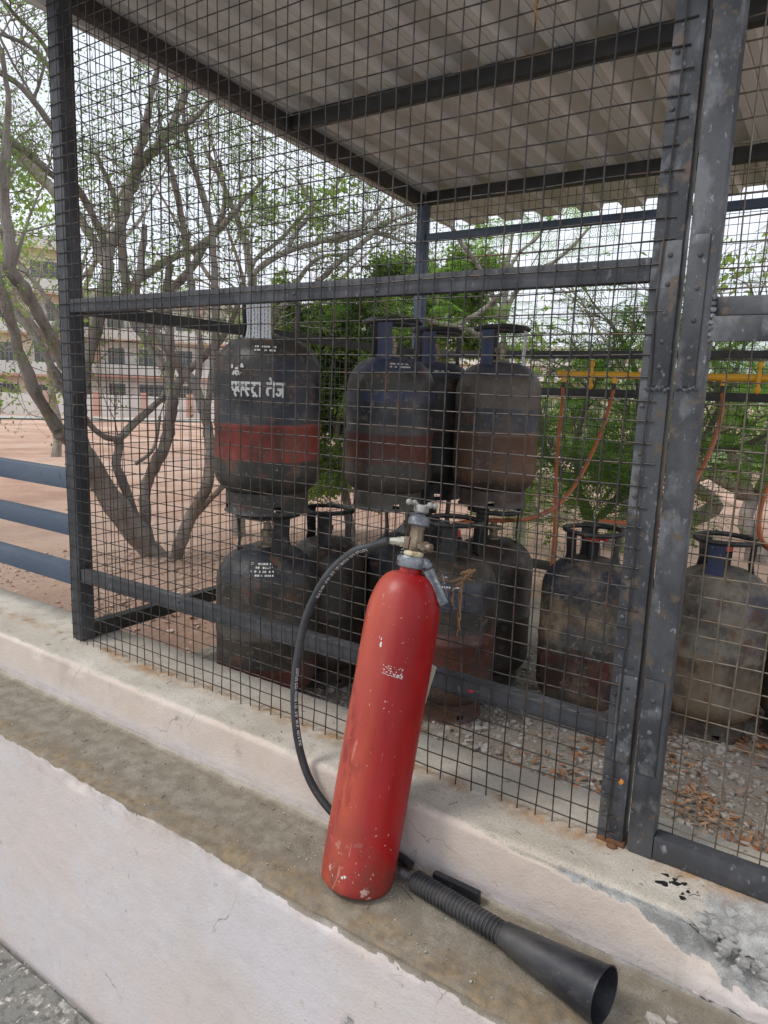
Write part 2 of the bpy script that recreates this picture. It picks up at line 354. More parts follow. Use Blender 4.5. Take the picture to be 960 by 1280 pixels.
# loose stones and dry leaves on the floor
def scatter_stones(name, n, region, zf, size, mats, seed, dens=None):
    rn = random.Random(seed); bm = bmesh.new(); bmesh.ops.create_icosphere(bm, subdivisions=1, radius=1)
    tv = np.array([v.co[:] for v in bm.verts]); tf = np.array([[v.index for v in f.verts] for f in bm.faces]); bm.free()
    Vs = []; Fs = []; c = 0; k = 0
    while k < n:
        x = rn.uniform(region[0], region[1]); y = rn.uniform(region[2], region[3])
        if dens and rn.random() > dens(x, y): continue
        s = size[0]*(size[1]/size[0])**(rn.random()**2.2); sc = np.array([rn.uniform(.7,1.3), rn.uniform(.6,1.1), rn.uniform(.4,.8)])*s
        v = tv*sc*(1+np.array([[rn.uniform(-.25,.25)] for _ in tv])); a = rn.uniform(0, 6.28); ca, sa = math.cos(a), math.sin(a)
        v = v @ np.array([[ca, sa, 0], [-sa, ca, 0], [0, 0, 1]]); v += np.array([x, y, zf(x, y)+s*.25]); Vs.append(v); Fs.append(tf+c); c += len(tv); k += 1
    return npmesh(name, np.concatenate(Vs), np.concatenate(Fs), mats)
stone_m = mat('grey stones', lin(.42,.39,.36), [(lin(.26,.23,.20), 18, .4, .6), (lin(.55,.53,.50), 30, .6, .7), (lin(.30,.19,.14), 9, .6, .7)], rough=.95, bump=((120,.002),))
fz = lambda x, y: FZ+.008*fbm(x*4, y*4, 1)+.004*fbm(x*22, y*22, 1)
tag(scatter_stones('loose_stones', 9500, (.2, 2.75, .18, 1.7), fz, (.003, .019), stone_m, 3, lambda x, y: .25+.75*max(0, min(1, .5+fbm(x*5, y*5, 3)+.25*(x-1)))), kind='stuff')
def dry_leaves(name, n, region, zf, seed, dens):
    rn = random.Random(seed); Vs = []; Fs = []; c = 0; k = 0
    t = np.array([(-1,0,0),(-.4,.38,.08),(.4,.34,.1),(1,0,.02),(.4,-.34,.12),(-.4,-.38,.05),(0,0,-.05)]); tf = np.array([(0,6,1),(1,6,2),(2,6,3),(3,6,4),(4,6,5),(5,6,0)])
    while k < n:
        x = rn.uniform(region[0], region[1]); y = rn.uniform(region[2], region[3])
        if rn.random() > dens(x, y): continue
        s = rn.uniform(.006, .019); v = t*np.array([s, s*rn.uniform(.5,1.1), s*rn.uniform(.5,3)])
        E_ = Matrix.Rotation(rn.uniform(0,6.28), 3, 'Z') @ Matrix.Rotation(rn.uniform(-.6,.6), 3, 'X') @ Matrix.Rotation(rn.uniform(-.5,.5), 3, 'Y')
        v = v @ np.array(E_).T + np.array([x, y, zf(x, y)+.006+rn.random()*.008]); Vs.append(v); Fs.append(tf+c); c += 7; k += 1
    return npmesh(name, np.concatenate(Vs), np.concatenate(Fs), dry_m)
dry_m = mat('dry brown leaves', lin(.30,.135,.06), [(lin(.42,.25,.14), 12, .45, .6), (lin(.16,.07,.035), 16, .55, .66)], rough=.8)
tag(dry_leaves('dry_leaves', 2600, (.9, 2.7, .18, 1.5), fz, 4, lambda x, y: max(.02, min(1, (fbm(x*4+2, y*4, 7)*1.5+.35)*min(1, max(.06, (x-1.15)*1.6))))), kind='stuff')
tag(scatter_stones('ground_pebbles', 2500, (-3.2, -.2, .3, 3.4), gz, (.006, .02), mat('ground pebbles', lin(.40,.27,.20), [(lin(.55,.45,.38), 8, .5, .6)], rough=.95), 8), kind='stuff')
tag(scatter_stones('ledge_grit', 900, (-.6, 2.1, YS+.015, YE-.012), lambda x, y: ZS+.002, (.0009, .0032), stone_m, 12, lambda x, y: .15+.85*max(0, min(1, .1+fbm(x*6, y*9, 2)*2+max(0, 1-(YE-y)/.03)+(1.3 if 1.27 < x < 1.5 or x > 1.72 else 0)*.5))), kind='stuff')
tag(scatter_stones('kerb_grit', 500, (.2, 2.1, YE+.02, YI-.01), lambda x, y: ZT+.001, (.0009, .003), stone_m, 13), kind='stuff')
for i, (x, y, s, sc, lab) in enumerate([(1.838, -.222, .013, (1.3,.8,.7), 'larger pale mortar chunk on the ledge right of the black horn'), (1.862, -.206, .010, (1,.9,.8), 'smaller mortar chunk on the ledge beside the larger one')]):
    b = MB(); b.ball((0,0,0), s, 1, sc, .22, rnd); o = b.build('mortar_chunk', stone_m, smooth=False, loc=(x, y, ZS+s*.5)); tag(o, lab, 'stone', 'mortar chunks on the ledge')
tw_m = mat('dry twig bits', lin(.10,.065,.04), [(lin(.22,.15,.09), 30, .5, .6)], rough=.9)
rn = random.Random(31); b = MB()
for k in range(260):
    if k < 90: x, y, z = rn.gauss(1.33,.07), rn.uniform(YE-.045, YE-.004), ZS+.003
    elif k < 150: x, y, z = rn.uniform(-.6,2.1), rn.uniform(YS+.02, YE-.01), ZS+.003
    elif k < 190: x, y, z = rn.uniform(-.5,2.0), rn.uniform(YE+.02, .15), ZT+.003
    else: x, y = rn.uniform(.9,2.4), rn.uniform(.2,1.2); z = fz(x, y)+.006
    a = rn.uniform(0,6.28); l = rn.uniform(.003,.012)*(1.6 if k >= 190 else 1); c_ = rn.uniform(-.6,.6)
    b.tube([(x-l*math.cos(a), y-l*math.sin(a), z), (x+c_*l*math.sin(a)*.5, y-c_*l*math.cos(a)*.5, z+rn.uniform(0,.003)), (x+l*math.cos(a), y+l*math.sin(a), z)], rn.uniform(.0004,.0009), 4)
tag(b.build('twig_bits', tw_m), kind='stuff')
rb_m = mat('broken mortar', lin(.34,.335,.32), [(lin(.20,.195,.185), 30, .42, .6), (lin(.50,.48,.45), 60, .58, .7)], rough=.95, bump=((90,.003),))
rn = random.Random(17); b = MB()
for k in range(150):
    x = rn.uniform(1.872, 2.12); y = YE+.012+rn.random()**1.5*.10; t = min(1, (x-1.865)/.08)
    z = ZT-.012-.035*t*max(0, 1-(y-YE)/.11)-rn.uniform(0,.012); s_ = rn.uniform(.004,.013)
    b.ball((x, y, z), s_, 1, (rn.uniform(.8,1.5), rn.uniform(.7,1.2), rn.uniform(.5,.9)), .28, rn)
for k in range(60):
    x = rn.uniform(1.90, 2.12); b.ball((x, YE+rn.uniform(.0,.012), rn.uniform(-.09,-.05)), rn.uniform(.003,.010), 1, (1.3,.6,1), .3, rn)
tag(b.build('broken_mortar', rb_m, smooth=False), kind='stuff')
# tar blots on the kerb in front of the door
tar = mat('black tar', lin(.012,.012,.014), rough=.35)
tarr = empty('tar_splash', (0,0,0), 'black tar blots splashed on the kerb in front of the cage door', 'stain')
for (x, y, a, c_, rr) in [(1.802,-.062,.016,.006,.4),(1.822,-.048,.013,.005,.2),(1.818,-.038,.006,.004,0),(1.845,-.058,.0045,.003,0),(1.838,-.07,.0035,.003,0),(1.812,-.052,.004,.003,0),(1.79,-.068,.0035,.0016,0),(1.835,-.04,.009,.004,1.1),(1.86,-.05,.0025,.002,0),(1.84,-.082,.0075,.004,.7),(1.80,-.035,.012,.004,.3),(1.745,-.06,.0018,.0018,0),(1.21,-.045,.0045,.003,0),(1.165,-.038,.003,.002,0)]:
    n = 14; V = [(x, y, ZT+.003)]
    for k in range(n):
        t = 2*math.pi*k/n; q = 1+.35*math.sin(3*t+x*90)*rnd.random(); px = .8*a*math.cos(t)*q; py = c_*1.4*math.sin(t)*q
        V.append((x+px*math.cos(rr)-py*math.sin(rr), y+px*math.sin(rr)+py*math.cos(rr), ZT+.0008))
    b = MB(); b.add(V, [(0, 1+k, 1+(k+1)%n) for k in range(n)]); b.build('blot', tar, tarr)
# ---------------------------------------------------------------- the wire cage
PX = .0389; X0, X1 = -.155, 1.654                # inner faces of left post / left face of right post
YB = 2.18; ZR = 2.085                            # back plane; roof height at y = 0
def rz(y): return ZR-.045*y
cage = empty('gas_cage', (0,0,0), 'dark steel wire mesh cage with a corrugated roof, locked around the gas cylinders', 'cage')
def bar(name, a, b, m_, parent=cage, bev=.002, lab=None):
    o = MB().box(a, b, bev).build(name, m_, parent)
    if lab: o['label'] = lab
    return o
def slopebar(name, p, q, w, h, m_, parent=cage):
    """square bar from p to q (centres), width w across, height h"""
    p, q = Vector(p), Vector(q); t = (q-p).normalized(); s = t.cross(Vector((0,0,1))).normalized()*w/2; u = s.cross(t).normalized()*h/2
    b = MB(); V = [c+i*s+j*u for c in (p, q) for i, j in ((-1,-1),(1,-1),(1,1),(-1,1))]
    b.add(V, [(0,1,2,3),(4,7,6,5),(0,4,5,1),(1,5,6,2),(2,6,7,3),(3,7,4,0)]); return b.build(name, m_, parent, smooth=False)
bar('post', (-.205,.004,-.018), (-.153,.056,2.09), steel_paint)                      # front left
bar('post', (1.654,.004,-.018), (1.706,.046,2.2), steel_light)                       # front right
bar('post', (-.205,YB,-.3), (-.150,YB+.055,rz(YB)-.03), steel_blue)                  # back left
bar('post', (2.75,YB,-.3), (2.80,YB+.05,rz(YB)-.03), steel_paint)
bar('post', (2.75,.004,-.018), (2.80,.054,2.09), steel_paint)
bar('rail', (-.152,.006,1.093), (1.653,.034,1.135), steel_paint)                     # front middle
bar('rail', (-.152,.008,.192), (1.653,.036,.240), steel_paint)                       # front low
bar('rail', (-.152,.006,2.035), (1.653,.040,2.078), steel_dark)                      # front top
slopebar('rail', (-.178,.057,1.112), (-.178,YB-.002,1.100), .030, .040, steel_dark)  # side middle
slopebar('rail', (-.178,.057,.008), (-.178,YB-.002,.008), .040, .052, steel_dark)
slopebar('rail', (-.178,.057,2.035), (-.178,YB-.002,rz(YB)-.055), .040, .055, steel_dark)
for z, h, m_ in ((1.735,.040,steel_blue),(1.095,.036,steel_dark),(.905,.040,steel_dark),(-.02,.045,steel_dark)):
    bar('rail', (-.149,YB+.01,z-h/2), (2.749,YB+.04,z+h/2), m_)
bar('rail', (-.149,YB+.004,rz(YB)-.075), (2.749,YB+.05,rz(YB)-.012), steel_dark)
bar('roof_beam', (-.149,1.06,rz(1.08)-.075), (2.749,1.105,rz(1.08)-.014), steel_dark)
# corrugated roof: ribs run front to back
def roof():
    PR = .242; xr = .198; base = [( -.121,0),(-.062,0),(-.045,.030),(.045,.030),(.062,0),(.0905,0),(.0945,.005),(.0985,0),(.121,0)]
    base = [(-.121,0),(-.0985,0),(-.0945,.006),(-.0905,0),(-.064,0),(-.052,.036),(.052,.036),(.064,0),(.0905,0),(.0945,.006),(.0985,0)]
    xs = []
    for k in range(-3, 12):
        for dx, dz in base:
            X = xr+PR*k+dx
            if -.405 < X < 2.95: xs.append((X, dz))
    ys = np.linspace(-.42, 2.86, 22); V = []; Fq = []; n = len(xs)
    for t in (0, .0018):
        for y in ys:
            for X, dz in xs: V.append((X, y, rz(y)-.012+dz+t+.002*math.sin(y*5+X*3)))
    m1 = n*len(ys)
    for i in range(len(ys)-1):
        for j in range(n-1):
            a = i*n+j; Fq.append((a, a+1, a+n+1, a+n)); Fq.append((m1+a, m1+a+n, m1+a+n+1, m1+a+1))
    for i in range(len(ys)-1):
        for j in (0, n-1): a = i*n+j; Fq.append((a, a+n, m1+a+n, m1+a))
    for i in (0, len(ys)-1):
        for j in range(n-1): a = i*n+j; Fq.append((a, m1+a, m1+a+1, a+1))
    b = MB(); b.v = V; b.f = Fq; b.mi = [0]*len(Fq); return b.build('roof', roof_m, cage, smooth=False)
roof()
# front mesh: every wire is a part, a few shared meshes
rw = random.Random(11)
def wire_mesh(length, axis, seed, amp=.0019, r=.0015, m_=wire_m):
    rn = random.Random(seed); n = int(length/.13); pts = []
    for i in range(n+1):
        t = length*i/n; a = rn.gauss(0, amp*.7); c_ = rn.gauss(0, amp*.35)
        pts.append((a, c_, t) if axis == 'z' else (t, c_, a))
    P_ = smoothpath(pts, 3); b = MB(); b.tube(P_, r, 6); o = b.build('tmp', m_); me = o.data; bpy.data.objects.remove(o); me.name = 'wire'; return me
def place(me, loc, parent):
    o = bpy.data.objects.new('wire', me); COL.objects.link(o); o.parent = parent; o.location = loc; return o
panel = empty('mesh_panel'); panel.parent = cage
vm = [wire_mesh(2.11, 'z', 20+i) for i in range(5)]; hm = [wire_mesh(1.895, 'x', 40+i, .0016) for i in range(5)]
for i in range(-5, 44): place(vm[(i*3) % 5], (i*PX+rw.gauss(0,.0011), -.0016, -.020+rw.uniform(-.003,.003)), panel)
for j in range(0, 53): place(hm[(j*2) % 5], (-.206+rw.uniform(-.008,.007), .0016, j*.04+rw.gauss(0,.0012)), panel)
# side and back mesh: too fine to pick the wires apart
def far_mesh(name, o0, ux, lu, uz, lz, du, dz, r, parent):
    b = MB(); o0, ux, uz = Vector(o0), Vector(ux), Vector(uz); nrm = ux.cross(uz)*r; n = int(lu/du)
    for i in range(n+1):
        j = rw.gauss(0, .0015); b.tube([o0+ux*(i*du+j), o0+ux*(i*du+j+rw.gauss(0,.002))+uz*lz*.5, o0+ux*(i*du+j)+uz*lz], r, 4)
    for i in range(int(lz/dz)+1):
        j = rw.gauss(0, .0015); b.tube([o0+nrm*2+uz*(i*dz+j), o0+nrm*2+ux*lu*.5+uz*(i*dz+j+rw.gauss(0,.002)), o0+nrm*2+ux*lu+uz*(i*dz+j)], r, 4)
    o = b.build(name, wire_far, parent); o['kind'] = 'stuff'; return o
far_mesh('side_mesh', (-.207,.03,-.02), (0,1,0), YB, (0,0,1), 2.05, .0389, .04, .0015, cage)
far_mesh('back_mesh', (-.15,YB+.058,-.10), (1,0,0), 2.92, (0,0,1), 2.06, .042, .042, .0015, cage)
# rivets and welds on the right post
def rivet(x, y, z, parent, m_=steel_light):
    b = MB(); b.lathe([(.0001,-.0018),(.0028,-.0016),(.0042,-.0008),(.0046,0),(.0046,.001)], 10, Matrix.Translation((x,y,z)) @ Matrix.Rotation(R(-90),4,'X')); return b.build('rivet', m_, parent)
plate = bar('splice_plate', (1.668,.0005,.905), (1.7055,.0038,1.160), steel_light); 
for z in (1.135,1.085,1.035,.985,.940): rivet(1.687, .0003, z, plate)
plate = bar('splice_plate', (1.668,.0005,.16), (1.7055,.0038,.345), steel_light)
for z in (.32,.27,.235,.185): rivet(1.687, .0003, z, plate)
for z in (2.0,1.86,1.72,1.58,1.47,1.38,1.28,1.19,.87,.78,.70,.62,.54,.46,.38,.30,.24,.20,.12,.06):
    if rw.random() < .8:
        b = MB(); b.ball((1.664+rw.uniform(-.003,.004), .002, z), .0045, 1, (1.1,.5,1), .2, rw); b.build('weld', steel_light, cage)
b = MB()
for k in range(9): b.ball((1.667+.0048*k, .001, .902+rw.uniform(-.003,.003)), .0045, 1, (1,.7,1), .2, rw)
b.build('weld_seam', steel_light, cage)['kind'] = 'stuff'
b = MB(); b.ball((1.692,.0035,.118), .0055, 1, (1,.25,1.1), .2, rw); b.build('paint_dab', mat('orange dab', lin(.55,.20,.03), rough=.8), cage)
b = MB(); b.box((1.655,-.004,-.022),(1.712,.05,-.012),.002); b.ball((1.69,-.012,-.018), .011, 2, (1.1,.8,.6), .15, rw); b.build('foot_plate', rusty, cage)
for xx in np.linspace(.05, 1.55, 7): b = MB(); b.ball((xx, .005, 1.100+rw.uniform(0,.03)), .0045, 1, (1.2,.5,1), .2, rw); b.build('weld', steel_light, cage)
for xx in (-.16,.35,.9,1.30,1.36): b = MB(); b.ball((xx, .007, .20+rw.uniform(0,.03)), .0048, 1, (1.3,.5,1), .2, rw); b.build('weld', steel_light, cage)
b = MB(); b.ball((1.345,.008,.214), .005, 1, (1.8,.4,.7), .15, rw); b.build('paint_dab', mat('red dab', lin(.5,.02,.03), rough=.6), cage)
# ---------------------------------------------------------------- cage door
door = empty('door', (0,0,0)); door.parent = cage
bar('stile', (1.7175,-.006,-.017), (1.766,.032,2.2), steel_light, door)
bar('bottom_rail', (1.767,-.005,-.017), (2.72,.031,.031), steel_paint, door)
bar('crossbar', (1.767,-.003,1.028), (2.72,.030,1.060), steel_light, door); bar('crossbar', (1.768,-.008,.984), (2.72,-.002,1.027), steel_light, door, .001)
bar('stile', (2.70,-.004,.032), (2.745,.03,2.2), steel_paint, door)
pl1 = bar('splice_plate', (1.7185,-.0095,.905), (1.752,-.0063,1.165), steel_light, door); pl2 = bar('splice_plate', (1.7185,-.0095,.155), (1.757,-.0063,.352), steel_light, door)
for z in (1.13,1.075,1.02,.955): rivet(1.739, -.0098, z, door)
for z in (.31,.245,.185): rivet(1.739, -.0098, z, door)
b = MB()
for k in range(10): b.ball((1.722+.0036*k, -.007, .902+rw.uniform(-.003,.003)), .0042, 1, (1,.8,1), .2, rw)
for k in range(8): b.ball((1.768, -.006, .985+.0105*k), .0055, 1, (1,.7,1), .25, rw)
b.build('weld_seam', steel_light, door)['kind'] = 'stuff'
dv = [wire_mesh(2.12, 'z', 60+i, .0018, .0015, wire_door) for i in range(4)]; dh = [wire_mesh(.945, 'x', 70+i, .0018, .0015, wire_door) for i in range(4)]
for i in range(24): place(dv[i % 4], (1.793+i*PX+rw.gauss(0,.0015), .0360, .020), door)
for j in range(53): place(dh[j % 4], (1.762, .0392, .036+j*.04+rw.gauss(0,.0015)), door)
# ---------------------------------------------------------------- railing to the left of the cage
rail_t = empty('railing', (-.2,0,0), 'slate blue three bar steel railing running left from the cage post', 'railing')
rail_t.location = (0,0,0)
for z0, z1 in ((.511,.576),(.348,.410),(.172,.239)): bar('rail', (-3.1,.012,z0), (-.2065,.058,z1), steel_blue, rail_t)
bar('post', (-3.15,.010,-.02), (-3.101,.060,.60), steel_blue, rail_t)
for z in (.54,.38,.205):
    b = MB(); b.ball((-.208,.008,z), .006, 1, (.6,.6,1.6), .25, rw); b.build('weld', steel_paint, rail_t)
# ---------------------------------------------------------------- gas cylinders
def band_mat(name, stops, dirt=.5, soot=.5, rough=(.36,.66), dirtc=(.068,.055,.040), seed=0):
    """stops: (height, colour) constant bands up the body with ragged worn edges; dirt: dusty patches; soot: black grime"""
    M = bpy.data.materials.new(name); M.use_nodes = True; N = M.node_tree.nodes; L = M.node_tree.links; P = N['Principled BSDF']
    tc = N.new('ShaderNodeTexCoord'); va = N.new('ShaderNodeVectorMath'); va.operation = 'ADD'; va.inputs[1].default_value = (seed*3.1, seed*1.7, 0); L.new(tc.outputs['Object'], va.inputs[0]); co = va.outputs[0]
    def noi(sc, de=7, st=None, rg=.62):
        n = N.new('ShaderNodeTexNoise'); n.inputs['Scale'].default_value = sc; n.inputs['Detail'].default_value = de; n.inputs['Roughness'].default_value = rg
        c = co
        if st: mp = N.new('ShaderNodeMapping'); mp.inputs['Scale'].default_value = st; L.new(co, mp.inputs[0]); c = mp.outputs[0]
        L.new(c, n.inputs['Vector']); return n.outputs['Fac']
    def rng(s_, lo, hi, a=0, b=1):
        r_ = N.new('ShaderNodeMapRange'); r_.inputs[1].default_value = lo; r_.inputs[2].default_value = hi; r_.inputs[3].default_value = a; r_.inputs[4].default_value = b; L.new(s_, r_.inputs[0]); return r_.outputs[0]
    def mix(f, a, b):
        x = N.new('ShaderNodeMix'); x.data_type = 'RGBA'; L.new(f, x.inputs[0])
        for k, q in ((6, a), (7, b)):
            if hasattr(q, 'is_output'): L.new(q, x.inputs[k])
            else: x.inputs[k].default_value = q
        return x.outputs[2]
    sep = N.new('ShaderNodeSeparateXYZ'); L.new(tc.outputs['Object'], sep.inputs[0])
    ad = N.new('ShaderNodeMath'); ad.operation = 'MULTIPLY_ADD'; L.new(noi(9), ad.inputs[0]); ad.inputs[1].default_value = .03; L.new(sep.outputs['Z'], ad.inputs[2])
    col = stops[0][1]
    for z, c in stops[1:]:
        col = mix(rng(ad.outputs[0], z+.012, z+.018), col, c)
    col = mix(rng(noi(5), .46, .60, 0, dirt), col, lin(*dirtc)); col = mix(rng(noi(13), .50, .60, 0, dirt), col, lin(.075,.062,.05))
    col = mix(rng(noi(7, 7, (1,1,.4)), .46, .60, 0, soot), col, lin(.007,.0065,.0065)); col = mix(rng(noi(38, 8), .58, .64, 0, dirt*.8), col, lin(.17,.14,.105))
    col = mix(rng(noi(18, 8), .58, .64, 0, .7), col, lin(.12,.055,.03)); col = mix(rng(noi(100, 3), .70, .74), col, lin(.34,.32,.30))
    L.new(col, P.inputs['Base Color']); L.new(rng(noi(15), .35, .65, rough[0], rough[1]), P.inputs['Roughness'])
    b1 = N.new('ShaderNodeBump'); b1.inputs['Distance'].default_value = .0015; L.new(noi(60), b1.inputs['Height']); L.new(b1.outputs[0], P.inputs['Normal'])
    return M
NAVY, BLK, BLU, RED, GRY, BRN, DRED = lin(.016,.020,.032), lin(.012,.012,.014), lin(.025,.04,.11), lin(.27,.040,.026), lin(.036,.034,.028), lin(.036,.025,.018), lin(.075,.018,.014)
iron = mat('blackened iron', lin(.014,.014,.015), [(lin(.07,.065,.06), 22, .5, .7), (lin(.14,.07,.04), 40, .62, .72), (lin(.22,.21,.2), 90, .68, .76)], rough=(.4,.7), bump=((90,.0008),), rand=1)
brass = mat('dull brass', lin(.30,.25,.17), [(lin(.14,.12,.09), 60, .45, .65), (lin(.45,.41,.32), 120, .6, .7)], rough=.5, metal=.5, bump=((150,.0004),))
redcap = mat('red plastic cap', lin(.50,.05,.03), [(lin(.2,.03,.02), 60, .5, .7)], rough=.5)
blue_st = mat('blue stay plate', lin(.022,.030,.075), [(lin(.03,.03,.04), 30, .5, .65), (lin(.2,.18,.16), 60, .64, .72)], rough=.5)
white_st = mat('white printed stay plate', lin(.55,.56,.58), [(lin(.20,.20,.20), 70, .60, .68)], rough=.6)
print_w = mat('worn white print', lin(.62,.62,.60), [(lin(.08,.08,.08), 160, .60, .66)], rough=.7)
print_k = mat('black stamped print', lin(.03,.03,.03), rough=.7)
CR, CH = .155, .560
def body_profile(r=CR, h=CH, z0=.035):
    P_ = []; hb = .085; ht = .105
    for k in range(10): a = k/9*math.pi/2; P_.append((r*math.sin(a)**.85, z0+hb-hb*math.cos(a)**1.0))
    zm = z0+(h-z0)*.47
    P_ += [(r, z0+hb+.02), (r, zm-.010), (r+.0022, zm-.006), (r+.0022, zm+.006), (r, zm+.010), (r, h-ht-.02)]
    for k in range(1, 12): a = k/11*math.pi/2; P_.append((.030+(r-.030)*math.cos(a)**.80, h-ht+ht*math.sin(a)**1.15))
    P_.append((.0001, h)); return P_
def cylinder(name, xy, z, bm_, label, rot=0, stays=('iron','iron','iron'), ring=True, cap=False, valve=True, tilt=0, group='gas cylinders in the cage', ring_r=.094, h=CH, ro=.119, sc=1.0):
    t = empty(name, (xy[0], xy[1], z), label, 'gas cylinder', group); t.rotation_euler = (R(tilt), R(tilt*.6), R(rot)); t.scale = (sc, sc, sc)
    b = MB(); b.lathe(body_profile(h=h), 72); sx_ = xy[0]*31+z*17
    b.v = [(v[0]*(1+k_), v[1]*(1+k_), v[2]) for v in b.v for k_ in (.016*fbm(v[0]*7+sx_, v[1]*7, v[2]*7, 3)+.004*fbm(v[0]*30+sx_, v[1]*30, v[2]*30, 2),)]; b.build('body', bm_, t)
    # foot ring with slots
    b = MB(); n = 64; r = .122; rows = [0, .010, .026, .062]; slots = [5, 6, 21, 22, 37, 38, 53, 54]
    for rr in (r, r-.004):
        for zz in rows:
            for k in range(n): a = 2*math.pi*k/n; q = rr+(.006 if zz == 0 else 0); b.v.append((q*math.cos(a), q*math.sin(a), zz))
    m1 = n*len(rows)
    for i in range(len(rows)-1):
        for k in range(n):
            if i == 1 and k in slots: continue
            k2 = (k+1) % n; a, c_, d, e = i*n+k, i*n+k2, (i+1)*n+k2, (i+1)*n+k
            b.f.append((a, c_, d, e)); b.f.append((m1+a, m1+e, m1+d, m1+c_)); b.mi += [0, 0]
    for k in range(n): k2 = (k+1) % n; b.f.append((k, m1+k, m1+k2, k2)); b.mi.append(0)
    b.build('foot_ring', bm_, t)
    mm = {'iron': iron, 'blue': blue_st, 'white': white_st}
    for i, s in enumerate(stays):
        a0 = i*2*math.pi/3; b = MB(); V = []
        w = .29; zz = [h-.055, h+.02, h+ro*.72, h+ro-.003]; ra = [.100, .088, ring_r-.002, ring_r-.002]
        if s == 'white': w = .40
        for th in (0, -.004):
            for q, rr in zip(zz, ra):
                for k in range(7): a = a0+w*(k/6*2-1)*(1.12 if q == zz[0] else 1); V.append(((rr+th)*math.cos(a), (rr+th)*math.sin(a), q))
        b.v = V; m1 = 28
        for i2 in range(3):
            for k in range(6): a = i2*7+k; b.f += [(a, a+1, a+8, a+7), (m1+a, m1+a+7, m1+a+8, m1+a+1)]
            for k in (0, 6): a = i2*7+k; b.f.append((a, a+7, m1+a+7, m1+a) if k == 0 else (a, m1+a, m1+a+7, a+7))
        for row in (0, 21):
            for k in range(6): a = row+k; b.f.append((a, m1+a, m1+a+1, a+1))
        b.mi = [0]*len(b.f); st = b.build('stay', mm[s], t)
        if s == 'white':
            st['label'] = 'white plate covered in small stamped figures'
            b = MB(); rn = random.Random(3)
            for c_ in range(7):
                a = a0-w*.8+w*1.6*c_/6; z_ = h-.02
                while z_ < h+ro-.010:
                    l = rn.uniform(.003, .009); rr = np.interp(z_, zz, ra)+.0008; rr2 = np.interp(z_+l, zz, ra)+.0008; ww = .010
                    b.add([(rr*math.cos(a-ww), rr*math.sin(a-ww), z_), (rr*math.cos(a+ww), rr*math.sin(a+ww), z_), (rr2*math.cos(a+ww), rr2*math.sin(a+ww), z_+l), (rr2*math.cos(a-ww), rr2*math.sin(a-ww), z_+l)], [(0,1,2,3)]); z_ += l+rn.uniform(.002,.005)
            b.build('stamped_figures', print_k, st)
    if ring:
        b = MB(); b.tube([(ring_r*math.cos(a), ring_r*math.sin(a), h+ro+.0015*math.sin(2*a)) for a in np.linspace(0, 2*math.pi, 41)], .0085, 8, cap=False); b.build('ring_handle', iron, t)
    if valve:
        b = MB(); b.lathe([(.0001,h-.004),(.030,h-.004),(.030,h+.006),(.016,h+.010),(.016,h+.030),(.020,h+.032),(.020,h+.050),(.012,h+.053),(.011,h+.070),(.006,h+.074),(.0001,h+.074)], 14)
        b.tube([(.010,0,h+.042),(.034,0,h+.042)], .009, 8); b.build('valve', brass if not cap else iron, t)
    if cap:
        b = MB(); b.lathe([(.0001,h+.083),(.018,h+.081),(.024,h+.076),(.024,h+.058),(.020,h+.056),(.012,h+.055)], 16); b.tube([(.018,.0,h+.070),(.045,.0,h+.073),(.052,0,h+.064)], .007, 8); b.build('regulator_cap', redcap, t)
        b = MB(); b.lathe([(.022,h+.008),(.024,h+.054)], 12); b.build('neck', iron, t)
    return t
mA = band_mat('black blue red grey paint A', [(0,GRY),(.160,RED),(.262,NAVY),(.45,BLK)], .45, .6, (.35,.65), seed=1)
mB = band_mat('dull navy over rust B', [(0,lin(.11,.028,.020)),(.17,lin(.05,.044,.035)),(.34,GRY),(.43,NAVY)], .5, .5, seed=2)
mC = band_mat('grimy black brown C', [(0,lin(.05,.04,.035)),(.25,lin(.04,.035,.03)),(.45,BRN)], .45, .6, seed=3)
mD = band_mat('navy shoulder D', [(0,lin(.05,.04,.035)),(.3,BRN),(.42,NAVY)], .5, .5, seed=4)
mE = band_mat('grey red blue E', [(0,lin(.080,.073,.058)),(.165,lin(.16,.036,.024)),(.265,lin(.060,.058,.052)),(.30,NAVY),(.375,lin(.03,.045,.12)),(.41,GRY),(.475,lin(.03,.045,.10))], .55, .45, seed=5)
mF = band_mat('soot black F', [(0,lin(.02,.018,.017)),(.47,lin(.035,.045,.07))], .15, .6, seed=6)
mG = band_mat('rusty brown navy G', [(0,lin(.06,.035,.025)),(.10,lin(.12,.052,.028)),(.28,NAVY),(.36,lin(.095,.072,.052)),(.47,lin(.04,.05,.085))], .55, .45, seed=7)
mH = band_mat('dark red brown H', [(0,lin(.10,.045,.03)),(.19,lin(.13,.04,.03)),(.32,BRN),(.40,lin(.035,.045,.075)),(.49,BRN)], .5, .5, seed=8)
mJ = band_mat('dusty mottled J', [(0,lin(.09,.075,.055)),(.12,DRED),(.25,lin(.05,.05,.045)),(.36,GRY),(.44,NAVY)], .95, .75, (.5,.85), dirtc=(.23,.17,.11), seed=9)
mK = band_mat('dusty brown grey K', [(0,lin(.06,.045,.035)),(.06,lin(.15,.11,.07)),(.30,lin(.13,.12,.10)),(.43,lin(.05,.06,.095)),(.50,lin(.13,.12,.10))], .85, .5, (.5,.85), dirtc=(.22,.185,.14), seed=10)
ZL = FZ+.002
A_ = cylinder('gas_cylinder', (.397,.346), .4755, mA, 'black cylinder with bright red band and white lettering on top of the leftmost stack', rot=-66, stays=('white','iron','iron'), h=.51, ro=.098, ring=False, sc=1.103)
